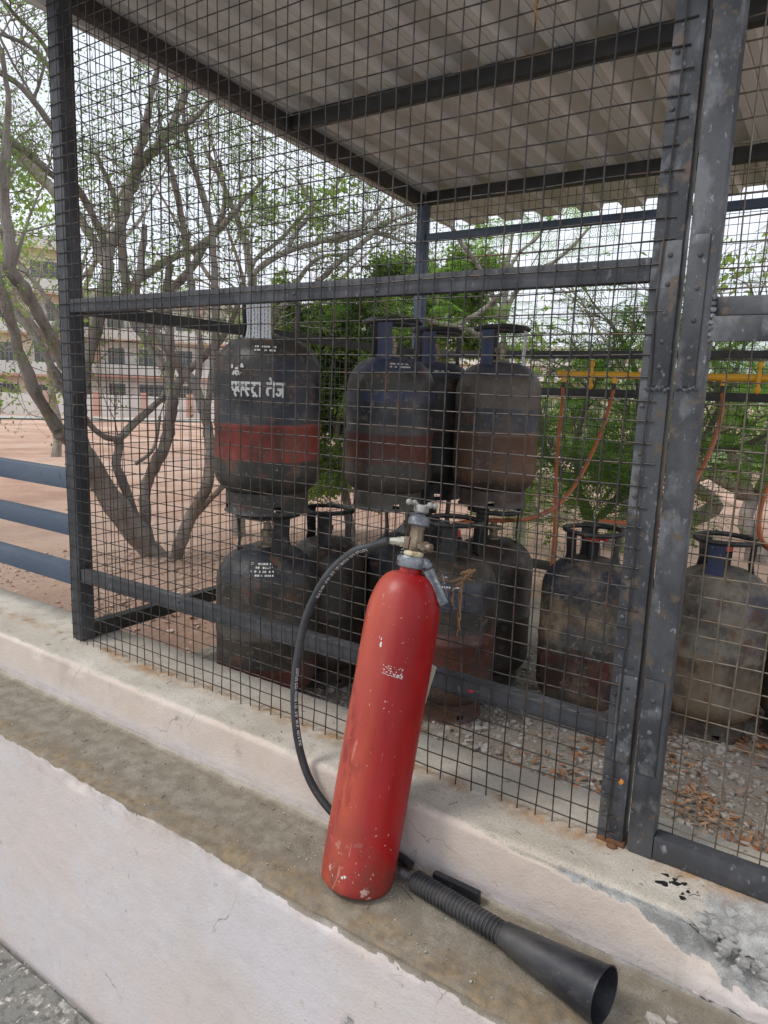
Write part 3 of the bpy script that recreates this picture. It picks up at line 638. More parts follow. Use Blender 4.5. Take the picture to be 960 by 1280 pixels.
cylinder('gas_cylinder', (.397,.348), ZL, mB, 'navy shouldered cylinder with rows of small white print, bottom of the leftmost stack', rot=-20, h=.512, ro=.103, sc=1.103)
cylinder('gas_cylinder', (.405,.666), ZL, mC, 'grimy brown lower cylinder with a bare round handle, right of the leftmost stack', rot=-60, ro=.11, sc=.97)
cylinder('gas_cylinder', (.630,.870), ZL, mD, 'lower cylinder with a pale blue shoulder seen left of the extinguisher valve', rot=-15, stays=('iron','white','iron'), ro=.11)
cylinder('gas_cylinder', (.618,.735), 0.467, mE, 'grey cylinder with faded red and blue patches, left one of the upper group of three', rot=-75, stays=('blue','iron','iron'), h=.53)
cylinder('gas_cylinder', (.594,1.084), 0.467, mF, 'soot black cylinder at the back of the upper group, half hidden between its two neighbours', rot=-80, stays=('blue','iron','iron'), h=.53)
cylinder('gas_cylinder', (.545,1.165), ZL, mF, 'lower back cylinder almost hidden in the dark behind the extinguisher valve', rot=10, ro=.11)
cylinder('gas_cylinder', (.887,1.045), 0.472, mG, 'rusty brown cylinder with a navy middle, right one of the upper group of three', rot=-100, stays=('blue','white','iron'), h=.524)
cylinder('gas_cylinder', (.912,1.023), ZL, mC, 'dark lower cylinder under the rusty brown one, partly behind the twine', rot=25, ro=.11)
cylinder('gas_cylinder', (.914,.701), ZL, mH, 'dark red brown cylinder standing directly behind the extinguisher and the knotted twine', rot=-70, cap=True, valve=False, ro=.11)
cylinder('gas_cylinder', (1.306,.959), ZL, mJ, 'dusty mottled cylinder with a dark red lower half, standing left of the door post', rot=-5, cap=True, valve=False, ro=.095)
cylinder('gas_cylinder', (1.689,1.130), ZL, mK, 'dusty brown grey cylinder with navy shoulder, seen through the door mesh', rot=-98, stays=('blue','iron','iron'), cap=True, valve=False, ro=.095)
cylinder('gas_cylinder', (1.975,1.275), ZL, mK, 'brown cylinder cut off by the right edge of the photo', rot=30)
# white lettering on the red banded cylinder
def wrap_strokes(name, strokes, parent, a_c, z0, sx, sz, rad, wdt, m_, lift=.0009):
    """2D strokes (x, y in letter units) laid as thin ribbons on the cylinder wall"""
    b = MB()
    for st in strokes:
        pts = []
        for (xa, ya), (xb, yb) in zip(st[:-1], st[1:]):
            n = max(1, int(math.hypot((xb-xa)*sx, (yb-ya)*sz)/.004))
            for k in range(n): pts.append((xa+(xb-xa)*k/n, ya+(yb-ya)*k/n))
        pts.append(st[-1]); V = []
        for i, (x, y) in enumerate(pts):
            p0 = pts[max(i-1,0)]; p1 = pts[min(i+1,len(pts)-1)]; dx, dy = (p1[0]-p0[0])*sx, (p1[1]-p0[1])*sz; l = math.hypot(dx, dy) or 1; nx_, ny_ = -dy/l*wdt/2, dx/l*wdt/2
            for s in (1, -1):
                u = x*sx+s*nx_; w = z0+y*sz+s*ny_; a = a_c+u/rad; V.append(((rad+lift)*math.cos(a), (rad+lift)*math.sin(a), w))
        b.add(V, [(2*i, 2*i+1, 2*i+3, 2*i+2) for i in range(len(pts)-1)])
    return b.build(name, m_, parent, smooth=False)
arc = lambda cx, cy, rx, ry, a0, a1, n=7: [(cx+rx*math.cos(R(a0+(a1-a0)*i/n)), cy+ry*math.sin(R(a0+(a1-a0)*i/n))) for i in range(n+1)]
T = []
T += [[(-.05,1),(.62,1)], [(.06,1),(.06,.66),(.14,.48),(.28,.42),(.44,.50)], [(.46,1),(.46,.42),(.32,.22),(.50,0)]]                      # e
T += [[(.66,1),(1.28,1)], [(.95,1),(.95,0)], arc(.80,.58,.15,.20,0,360,12), arc(1.08,.60,.13,.18,140,-60)]                    # k half
T += [[(1.32,1),(1.98,1)], [(1.44,1),(1.44,.74),(1.54,.60),(1.40,.46),(1.46,.36),(1.66,.04)], [(1.54,.56),(1.84,.56)]]   # s
T += [[(1.98,1),(2.55,1)], [(2.20,1),(2.20,.80)]+arc(2.22,.52,.22,.27,90,300), [(2.05,.02),(2.25,.16),(2.45,.02)]] # tr
T += [[(2.55,1),(2.85,1)], [(2.72,1),(2.72,0)]]                                                                                 # aa
T += [[(3.25,1),(4.0,1)], arc(3.50,.40,.20,.30,90,250), [(3.50,.70),(3.80,.70)], [(3.82,1),(3.82,0)], [(3.82,1),(3.62,1.32),(3.48,1.40)]]  # te
T += [[(4.05,1),(4.85,1)], [(4.15,.58),(4.66,.58)], arc(4.28,.36,.18,.22,80,-170), [(4.68,1),(4.68,0)]]                         # j
T2 = [arc(.55,1.75,.14,.16,0,300), [(.1,1.55),(.3,1.85)], [(.72,1.6),(.95,1.75)], [(.85,2.15),(1.05,2.35),(1.15,2.1)], [(.05,2.05),(.05,2.3)], [(.35,2.0),(.7,2.05)]]
a_c = math.atan2(CAM.y-.187, CAM.x-.547)-math.radians(11.5)-A_.rotation_euler.z
sx = .0315; wrap_strokes('printed_lettering', [[(x-2.4, y) for x, y in s] for s in T+T2], A_, a_c, .338, sx, .037, CR, .0068, print_w)
def dashes(name, parent, a_c, z_list, prof_r, wid, seed, hgt=.005, dens=.75):
    rn = random.Random(seed); b = MB()
    for (z, half), rr, zh in zip(z_list, prof_r, [hgt]*99):
        a = a_c-half
        while a < a_c+half:
            w = rn.uniform(.015, .045)
            if rn.random() < dens:
                dz = zh; dr = (rr[1]); r0 = rr[0]+.0012
                b.add([(r0*math.cos(a), r0*math.sin(a), z), (r0*math.cos(a+w), r0*math.sin(a+w), z), ((r0-dr)*math.cos(a+w), (r0-dr)*math.sin(a+w), z+dz), ((r0-dr)*math.cos(a), (r0-dr)*math.sin(a), z+dz)], [(0,1,2,3)])
            a += w+rn.uniform(.008, .02)
    return b.build(name, print_w, parent, smooth=False)
def shoulder(z, h=CH, r=CR):
    s = max(0, min(1, (z-(h-.105))/.105)); a = math.asin(s**(1/1.15)); return .030+(r-.030)*math.cos(a)**.80
def shoulder_print(t, off, zs, half, seed, hh=CH):
    a = math.atan2(CAM.y-t.location.y, CAM.x-t.location.x)+R(off)-t.rotation_euler.z; dh = hh-CH; zs = [z+dh for z in zs]
    dashes('stencilled_print', t, a, [(z, half) for z in zs], [(shoulder(z, hh), shoulder(z, hh)-shoulder(z+.005, hh)) for z in zs], .02, seed)
cyl_list = [o for o in COL.objects if o.name.startswith('gas_cylinder')]
shoulder_print(cyl_list[1], -8, (.500,.510,.520,.529), .26, 1, .512); shoulder_print(cyl_list[0], -4, (.512,.522), .30, 2, .51)
shoulder_print(cyl_list[3], 2, (.505,.515,.524), .22, 3); shoulder_print(cyl_list[4], 12, (.520,.530), .26, 4, .53); shoulder_print(cyl_list[5], 10, (.520,), .2, 5, .53)
shoulder_print(cyl_list[9], -2, (.478,), .3, 6)
# ---------------------------------------------------------------- fire extinguisher
red_m = bpy.data.materials.new('weathered red paint'); red_m.use_nodes = True
def redmat(M):
    N = M.node_tree.nodes; L = M.node_tree.links; P = N['Principled BSDF']; tc = N.new('ShaderNodeTexCoord')
    def noi(sc, de=7, st=None, rg=.62, off=0):
        n = N.new('ShaderNodeTexNoise'); n.inputs['Scale'].default_value = sc; n.inputs['Detail'].default_value = de; n.inputs['Roughness'].default_value = rg
        mp = N.new('ShaderNodeMapping'); mp.inputs['Scale'].default_value = st or (1,1,1); mp.inputs['Location'].default_value = (off, off, 0); L.new(tc.outputs['Object'], mp.inputs[0]); L.new(mp.outputs[0], n.inputs['Vector']); return n.outputs['Fac']
    def rng(s_, lo, hi, a=0, b=1):
        r_ = N.new('ShaderNodeMapRange'); r_.inputs[1].default_value = lo; r_.inputs[2].default_value = hi; r_.inputs[3].default_value = a; r_.inputs[4].default_value = b; L.new(s_, r_.inputs[0]); return r_.outputs[0]
    def mix(f, a, b):
        x = N.new('ShaderNodeMix'); x.data_type = 'RGBA'; L.new(f, x.inputs[0])
        for k, q in ((6, a), (7, b)):
            if hasattr(q, 'is_output'): L.new(q, x.inputs[k])
            else: x.inputs[k].default_value = q
        return x.outputs[2]
    def mul(a, b):
        x = N.new('ShaderNodeMath'); x.operation = 'MULTIPLY'
        for k, q in ((0, a), (1, b)):
            if hasattr(q, 'is_output'): L.new(q, x.inputs[k])
            else: x.inputs[k].default_value = q
        return x.outputs[0]
    sep = N.new('ShaderNodeSeparateXYZ'); L.new(tc.outputs['Object'], sep.inputs[0])
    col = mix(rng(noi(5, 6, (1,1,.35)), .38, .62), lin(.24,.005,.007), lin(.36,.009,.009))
    # sun bleached orange side (left) and soft sky highlight painted in pink
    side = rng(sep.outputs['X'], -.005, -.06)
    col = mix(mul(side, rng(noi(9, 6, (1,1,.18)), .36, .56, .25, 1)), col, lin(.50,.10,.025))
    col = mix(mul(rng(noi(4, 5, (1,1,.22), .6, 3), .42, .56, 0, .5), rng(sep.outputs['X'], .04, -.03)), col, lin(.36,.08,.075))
    col = mix(rng(noi(11, 7, (1,1,.4), .65, 8), .53, .62, 0, .65), col, lin(.15,.02,.022))
    col = mix(mul(rng(sep.outputs['Z'], .20, .02), rng(noi(14), .40, .62, 0, .85)), col, lin(.17,.05,.035))
    col = mix(rng(noi(80, 4), .675, .70, 0, .8), col, lin(.58,.34,.28)); col = mix(mul(rng(sep.outputs['Z'], .13, .05), rng(noi(34, 7), .61, .64, 0, .9)), col, lin(.52,.38,.32))
    col = mix(rng(noi(75, 4, (1,1,.12), .55, 2), .665, .69, 0, .6), col, lin(.55,.22,.17))
    L.new(col, P.inputs['Base Color']); L.new(rng(noi(12), .35, .65, .27, .45), P.inputs['Roughness']); P.inputs['Specular IOR Level'].default_value = .28
    b1 = N.new('ShaderNodeBump'); b1.inputs['Distance'].default_value = .0005; L.new(noi(80, 6, None, .7), b1.inputs['Height'])
    b2 = N.new('ShaderNodeBump'); b2.inputs['Distance'].default_value = .0012; L.new(noi(14, 4), b2.inputs['Height']); L.new(b1.outputs[0], b2.inputs['Normal']); L.new(b2.outputs[0], P.inputs['Normal'])
redmat(red_m)
silver = mat('dull zinc', lin(.22,.235,.25), [(lin(.09,.10,.12), 40, .46, .62), (lin(.5,.5,.5), 100, .6, .7)], rough=.45, metal=.6, bump=((150,.0004),))
grey_al = mat('oxidised aluminium', lin(.34,.33,.31), [(lin(.17,.16,.15), 50, .45, .65), (lin(.5,.49,.46), 130, .6, .7)], rough=.65, metal=.3, bump=((160,.0008),))
brn_brass = mat('tarnished brass', lin(.22,.165,.115), [(lin(.11,.085,.065), 40, .45, .62), (lin(.38,.33,.25), 110, .58, .7)], rough=.5, metal=.5, bump=((150,.0005),))
rubber = mat('black rubber hose', lin(.022,.023,.026), [(lin(.06,.062,.065), 10, .5, .75), (lin(.10,.09,.08), 70, .64, .74)], rough=(.45,.65), bump=((200,.0002),))
plast = mat('black horn plastic', lin(.011,.012,.017), [(lin(.030,.031,.036), 9, .45, .62), (lin(.07,.066,.062), 110, .62, .72), (lin(.06,.057,.053), 14, .52, .70, (.35,1,1)), (lin(.09,.085,.08), 16, .62, .8)], rough=(.32,.55), bump=((120,.0003),))
cream = mat('cream band', lin(.62,.55,.38), [(lin(.35,.22,.08), 60, .52, .66)], rough=.6)
EB = Vector((1.219,-.243,-.1735)); ET = Vector((1.2385,-.098,.5155))
az = (ET-EB).normalized(); ax = Vector((.832,.5545,0)); ax = (ax-az*ax.dot(az)).normalized(); ay = az.cross(ax)
EM = Matrix((ax, ay, az)).transposed().to_4x4(); EM.translation = EB
ext = empty('fire_extinguisher', (0,0,0), 'tall weathered red fire extinguisher leaning against the kerb', 'fire extinguisher'); ext.matrix_world = EM
ER, EH = .0805, .700
b = MB(); pr = [(.0001,.016),(.045,.012),(.058,.004),(.066,.0015),(.0735,.004),(.0785,.0115),(ER-.001,.024),(ER,.045)]
pr += [(ER,z) for z in np.linspace(.08,.555,8)]
for k in range(1, 17):
    a = k/16*math.pi/2; pr.append((.024+(ER-.024)*math.cos(a)**.86, .570+.114*math.sin(a)))
pr += [(.0245,.69),(.024,EH)]
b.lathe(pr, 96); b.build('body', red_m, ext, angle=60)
# flaked remains of a sticker
rn = random.Random(9); b = MB()
def flake(a, z, w, h):
    n = 7; r_ = ER+.0006; V = [(r_*math.cos(a), r_*math.sin(a), z)]
    for k in range(n): t = 2*math.pi*k/n; q = rn.uniform(.5,1.2); aa = a+w*q*math.cos(t)/ER; V.append((r_*math.cos(aa), r_*math.sin(aa), z+h*q*math.sin(t)))
    b.add(V, [(0, 1+k, 1+(k+1)%n) for k in range(n)])
for i in range(55):
    u = rn.uniform(-1,1); v = rn.uniform(-1,1); flake(R(-93)+u*.022/ER, .486+v*.009-u*.002, rn.uniform(.0006,.0022), rn.uniform(.0004,.0014))
for i in range(26): u = i/25*2-1; flake(R(-93)+u*.021/ER, .476-u*.0025+rn.uniform(-.001,.001), .0016, .0006)
for a, z, s in ((-118,.535,.0035),(-118.5,.545,.0018),(-122,.548,.0012),(-127,.09,.0012)): flake(R(a), z, s*.8, s*1.8)
b.build('sticker_residue', print_w, ext, smooth=False)
b = MB(); rn = random.Random(4)
for i in range(9): flake(R(-113)+rn.uniform(-.05,.05), .046+rn.uniform(-.004,.004), rn.uniform(.0015,.004), rn.uniform(.0015,.0035))
b.build('chipped_paint', mat('bare primer', lin(.62,.58,.55), rough=.8), ext, smooth=False)
b = MB(); b.lathe([(.0245,.694),(.0305,.696),(.0315,.700),(.0315,.716),(.029,.720),(.018,.7205)], 32); b.tube([(-.033,-.002,.708),(-.026,-.002,.708)], .010, 6); b.build('neck_clamp', silver, ext)
b = MB(); b.lathe([(.0001,.7206),(.020,.7208),(.0215,.723),(.0215,.729),(.019,.731),(.0001,.731)], 24); b.build('neck_gasket', cream, ext)
b = MB(); b.lathe([(.0001,.7312),(.0155,.7312),(.017,.735),(.017,.752),(.0155,.757),(.0145,.778),(.016,.781),(.016,.786),(.0001,.7862)], 8)
b.box((-.026,-.0125,.734),(-.014,.0125,.760),.002); vb = b.build('valve_body', brn_brass, ext, angle=35)
b = MB(); b.lathe([(.0001,.7864),(.021,.7866),(.0235,.789),(.0235,.800),(.021,.805),(.013,.808),(.010,.813),(.0001,.814)], 12); b.build('bonnet', mat('blue grey bonnet nut', lin(.11,.12,.14), [(lin(.30,.30,.30), 50, .5, .65)], rough=.6, metal=.3), ext, angle=35)
b = MB(); b.lathe([(.0001,.8142),(.014,.8145),(.0165,.817),(.0165,.829),(.014,.832),(.0001,.8325)], 24)
for k in range(4):
    a = R(28+90*k); c_, s_ = math.cos(a), math.sin(a); b.tube([(.010*c_,.010*s_,.829),(.030*c_,.030*s_,.834)], .0035, 8); b.ball((.033*c_,.033*s_,.834), .0072, 2)
b.build('handwheel', grey_al, ext)
b = MB(); b.tube([(-.024,0,.747),(-.033,0,.7465)], .0125, 6); b.tube([(-.033,0,.7465),(-.040,0,.746)], .0095, 12); b.tube([(-.040,0,.746),(-.056,-.001,.744)], [.0088,.0072], 6); b.build('hose_nut', mat('pale nickel nut', lin(.50,.49,.42), [(lin(.28,.26,.2), 50, .5, .66)], rough=.5, metal=.4, bump=((120,.0004),)), ext, angle=35)
b = MB(); M_ = Matrix.Translation((.014,-.012,.744)) @ Matrix.Rotation(R(62),4,'Z') @ Matrix.Rotation(R(90),4,'Y'); 
M_ = Matrix.Translation((.010,-.010,.744)) @ Matrix.Rotation(R(-38),4,'Z') @ Matrix.Rotation(R(90),4,'Y')
b.lathe([(.0001,0),(.009,0),(.009,.010),(.0125,.011),(.0125,.019),(.0105,.021),(.0001,.0212)], 6, M_); b.lathe([(.0001,.0214),(.010,.0214),(.010,.028),(.0085,.030),(.0001,.0302)], 20, M_); b.build('safety_plug', brn_brass, ext, angle=35)
# ribbed grip hanging to the right from the clamp
gA, gB = Vector((.028,-.012,.708)), Vector((.074,-.020,.642)); gd = (gB-gA).normalized()
b = MB(); b.box((.022,-.024,.699),(.036,-.006,.720),.003); b.ball((.034,-.022,.707), .0095, 2, (1,.5,1)); b.tube([gA, gA+gd*.018], .006, 8); hinge = b.build('grip_hinge', silver, ext)
Q = gd.to_track_quat('Z', 'Y').to_matrix().to_4x4(); b = MB(); n = 40; V = []
zz = np.linspace(0, .080, 16)
for z in zz:
    for k in range(n): a = 2*math.pi*k/n; r_ = (.0125 if k % 2 else .0110)*(1 if z < .075 else .9); V.append(Matrix.Translation(gA+gd*.014) @ Q @ Vector((r_*math.cos(a), r_*math.sin(a)*.9, z)))
Fq = [(i*n+k, i*n+(k+1)%n, (i+1)*n+(k+1)%n, (i+1)*n+k) for i in range(15) for k in range(n)]+[tuple(range(n-1,-1,-1)), tuple(range(15*n, 16*n))]
b.add(V, Fq); b.build('ribbed_grip', silver, ext, angle=25)
b = MB(); b.tube([(.070,-.02,.688),(.078,-.026,.690),(.082,-.02,.684),(.078,-.014,.676),(.070,-.016,.672)], .0009, 5); b.tube([(.066,-.028,.695),(.085,-.030,.650),(.074,-.028,.640)], .0007, 5); b.build('safety_wire', silver, ext)
# cream paper tag tucked behind the body
b = MB(); b.add([(.070,.075,.490),(.098,.060,.478),(.084,.055,.37),(.072,.060,.34),(.0705,.0757,.4899),(.0985,.0607,.4779),(.0845,.0557,.3699),(.0725,.0607,.3399)], [(0,1,2,3),(7,6,5,4),(0,4,5,1),(1,5,6,2),(2,6,7,3),(3,7,4,0)])
b.build('paper_tag', mat('cream paper', lin(.66,.62,.50), [(lin(.45,.38,.25), 20, .55, .7)], rough=.8, transl=(lin(.6,.55,.42), .3)), ext, smooth=False)
# hose
hp = [(-.056,-.001,.744)]; inv = EM.inverted()
hw = [(1.140,-.108,.540),(1.087,-.113,.516),(1.022,-.122,.448),(.974,-.132,.345),(.954,-.141,.228),(.952,-.1455,.124),(.972,-.150,.026),(1.011,-.152,-.052),(1.067,-.150,-.104),(1.135,-.143,-.138),(1.20,-.1395,-.150),(1.262,-.1400,-.152),(1.300,-.148,-.153)]
hp = [tuple(EM @ Vector(hp[0]))]+hw; HP = smoothpath(hp, 12); HR = .0096
b = MB(); b.tube([inv @ Vector(p) for p in HP], HR, 16); hose = b.build('hose', rubber, ext)
hprint = mat('white hose print', lin(.7,.7,.68), [(lin(.1,.1,.1), 300, .60, .68)], rough=.6)
def hose_text(text, s0, size, side):
    cu = bpy.data.curves.new('t', 'FONT'); cu.body = text; cu.size = size; cu.space_character = 1.15; cu.offset = size*.012
    ob = bpy.data.objects.new('t', cu); COL.objects.link(ob); dg = bpy.context.evaluated_depsgraph_get(); dg.update(); me = ob.evaluated_get(dg).to_mesh()
    V = [v.co.copy() for v in me.vertices]; Fs = [tuple(p.vertices) for p in me.polygons]; ob.evaluated_get(dg).to_mesh_clear(); bpy.data.objects.remove(ob); bpy.data.curves.remove(cu)
    P_ = [Vector(p) for p in HP]; cum = [0]
    for a, c_ in zip(P_[:-1], P_[1:]): cum.append(cum[-1]+(c_-a).length)
    out = []
    for v in V:
        s = s0+v.x; i = max(0, min(len(P_)-2, int(np.searchsorted(cum, s))-1)); t = (s-cum[i])/max(1e-9, cum[i+1]-cum[i]); p = P_[i].lerp(P_[i+1], t); T_ = (P_[min(i+2,len(P_)-1)]-P_[max(i-1,0)]).normalized()
        toc = (CAM-p); toc = (toc-T_*toc.dot(T_)).normalized(); B_ = T_.cross(toc)      # B: across the hose
        a = side-(v.y-size*.35)/HR*1.0
        out.append(inv @ (p+(toc*math.cos(a)+B_*math.sin(a)*1.0)*(HR+.0005)))
    return out, Fs
for text, s0, side in (('LOTUS CO. HOSE I.D. 3/8" W.P. 4010 PSI', .070, -.65), ('LOTUS CO. HOSE I.D. 3/8" W.P. 4010 PSI', .455, -.45)):
    V, Fs = hose_text(text, s0, .0096, side); b = MB(); b.add(V, Fs); b.build('hose_lettering', hprint, ext, smooth=False)
# tape wrapped lower part of hose
# horn with a corrugated grip lying on the ledge
HA, HM = Vector((1.330,-.190,-.148)), Vector((1.762,-.272,-.121)); HC = HA.lerp(HM, .50)+Vector((0,0,-.004)); hd = (HM-HA).normalized()
horn = empty('horn'); horn.parent = ext; horn.matrix_parent_inverse = Matrix.Identity(4); horn.matrix_local = inv @ Matrix.Translation(HA)
hz = hd.to_track_quat('Z','Y').to_matrix().to_4x4(); LH = (HM-HA).length
pr = [(.0001,0),(.012,.0),(.017,.006)]; z = .008
while z < LH*.535: pr += [(.0215,z),(.0225,z+.0015),(.0225,z+.0045),(.0200,z+.006),(.0200,z+.0078)]; z += .0092
pr += [(.0215,z),(.0001,z+.001)]
b = MB(); b.lathe(pr, 40, hz); b.build('corrugated_grip', plast, horn, angle=50)
z0 = z-.004; pr = [(.012,z0),(.0235,z0+.001),(.0250,z0+.004),(.0265,z0+.02)]+[(.0265+(.0485-.0265)*t, z0+.02+(LH-z0-.02)*t) for t in np.linspace(.05,1,14)]
pr += [(.0498,LH-.002),(.0498,LH+.001),(.0470,LH+.001),(.0455,LH-.010)]+[(.0455-(.0455-.020)*t, LH-.01-(LH-.05-z0)*t) for t in np.linspace(.1,1,10)]
sq = Matrix.Diagonal((1,1,1,1)); b = MB(); b.lathe(pr, 64, hz); b.build('cone', plast, horn, angle=50)
b = MB(); b.tube([(-.032,.006,-.003),(-.018,.003,-.001),(.002,0,0)], [.0095,.0085,.0075], 12); b.tube([(-.004,0,0),(.006,-.001,0)], .0105, 10); b.build('ferrule', silver, horn)
b = MB(); b.tube([(.0,-.012,.018),(-.012,-.028,-.004),(.02,-.034,-.016)], .0012, 5); b.build('clip_wire', steel_dark, horn)
# flat black handle bracket behind the grip
MB().box((.030,.030,-.0240),(.140,.046,.010),.003).build('bracket', plast, horn)
# ---------------------------------------------------------------- twine
twm = mat('frayed twine', lin(.24,.145,.07), [(lin(.20,.12,.06), 60, .45, .6), (lin(.50,.36,.20), 90, .58, .7)], rough=.95)
def twine(name, label, strands, seed, r=.0015):
    rn = random.Random(seed); b = MB()
    for st, n, sp in strands:
        for k in range(n):
            ph = rn.uniform(0, 6.28); o = Vector((rn.gauss(0,sp), rn.gauss(0,sp*.6), rn.gauss(0,sp))); P_ = smoothpath(st, 6); L_ = len(P_); cut = int(L_*rn.uniform(.75,1)) if k else L_
            b.tube([Vector(p)+o*min(1, .3+i/L_)+Vector((math.cos(i*1.1+ph), math.sin(i*1.1+ph), 0))*.0016 for i, p in enumerate(P_[:cut])], r*rn.uniform(.6,1.2), 5)
    o = b.build(name, twm); return tag(o, label, 'twine')
twine('twine', 'frayed brown twine knotted round a mesh wire beside the extinguisher grip', [
 ([(1.345,-.006,.502),(1.336,-.010,.494),(1.325,-.012,.482),(1.316,-.008,.470),(1.314,-.006,.45),(1.313,-.006,.40),(1.314,-.006,.345)], 7, .0035),
 ([(1.337,-.008,.50),(1.322,-.014,.492),(1.316,-.008,.486),(1.330,-.002,.480),(1.340,-.01,.492)], 5, .002),
 ([(1.318,-.01,.48),(1.298,-.02,.468),(1.285,-.026,.470),(1.272,-.03,.478)], 3, .003),
 ([(1.318,-.008,.47),(1.300,-.012,.452),(1.295,-.010,.428),(1.300,-.008,.40)], 3, .003)], 3)
twine('twine', 'loose end of pale rope hanging from the roof over the mesh', [
 ([(1.408,.004,1.70),(1.410,-.002,1.64),(1.402,-.004,1.605),(1.404,-.006,1.585),(1.411,-.005,1.555)], 5, .003),
 ([(1.408,.004,1.70),(1.415,-.002,1.65),(1.416,-.004,1.61)], 3, .002)], 5, .0014)
# ---------------------------------------------------------------- yellow gas pipe with orange hoses
yel = mat('yellow pipe paint', lin(.70,.36,.02), [(lin(.5,.22,.02), 12, .5, .7), (lin(.2,.1,.04), 60, .66, .74)], rough=.45, rand=1)
org = mat('orange rubber hose', lin(.42,.115,.035), [(lin(.28,.08,.03), 12, .45, .65), (lin(.16,.07,.04), 60, .64, .74)], rough=.55)
pipe = empty('gas_pipe', (0,0,0), 'yellow gas manifold pipe fixed to the back rails of the cage', 'pipe')
YP = 2.095; zp = .990
b = MB(); b.tube([(.725,YP,zp+.002),(.74,YP,zp+.002),(1.6,YP,zp-.001),(2.74,YP,zp-.006)], .0165, 16); b.tube([(.722,YP,zp+.002),(.742,YP,zp+.002)], .020, 12); b.build('pipe', yel, pipe)
for X in (.752, 1.003, 1.482, 1.79):
    b = MB(); b.tube([(X,YP,zp-.004),(X,YP-.002,zp-.038)], .0125, 10); b.build('outlet', yel, pipe)
    b = MB(); b.tube([(X,YP-.002,zp-.034),(X,YP-.006,zp-.075)], .0105, 8); b.build('hose_nut', steel_dark, pipe)
for X in (.895, 1.62, 2.3):
    b = MB(); b.box((X-.011,YP-.020,zp-.020),(X+.011,YP-.0155,zp+.020),.003); b.ball((X,YP-.02,zp+.052), .014, 2, (1,.5,1.3)); b.ball((X,YP-.02,zp-.052), .014, 2, (1,.5,1.3)); b.box((X-.007,YP-.022,zp-.05),(X+.007,YP-.016,zp+.05),.002); b.build('clamp', yel, pipe)
def ohose(pts, lab):
    b = MB(); b.tube(smoothpath(pts, 8), .0085, 8); o = b.build('rubber_hose', org); tag(o, lab, 'hose')
ohose([(.752,2.088,.925),(.772,2.04,.84),(.800,1.95,.70),(.826,1.88,.55),(.858,1.82,.38),(.885,1.76,.22),(.905,1.70,.10)], 'straight orange hose hanging from the left end of the yellow pipe')
ohose([(1.003,2.088,.920),(1.008,2.04,.86),(1.013,1.92,.73),(1.026,1.66,.56),(1.025,1.42,.455),(.998,1.20,.415),(.955,1.07,.415),(.90,.93,.425),(.90,.74,.44),(.925,.703,.444)], 'orange hose curving from the yellow pipe down to the cylinder behind the extinguisher')
ohose([(1.482,2.088,.918),(1.500,2.02,.86),(1.515,1.88,.79),(1.530,1.62,.68),(1.52,1.42,.58),(1.50,1.25,.50),(1.47,1.12,.46),(1.40,1.05,.465),(1.30,1.035,.462)], 'orange hose from the pipe passing behind the door post')
ohose([(1.79,2.088,.918),(1.80,2.0,.84),(1.785,1.75,.70),(1.765,1.50,.61),(1.757,1.34,.53),(1.775,1.22,.455),(1.82,1.14,.425),(1.90,1.16,.43),(1.96,1.25,.47)], 'orange hose looping down at the right edge of the photo')
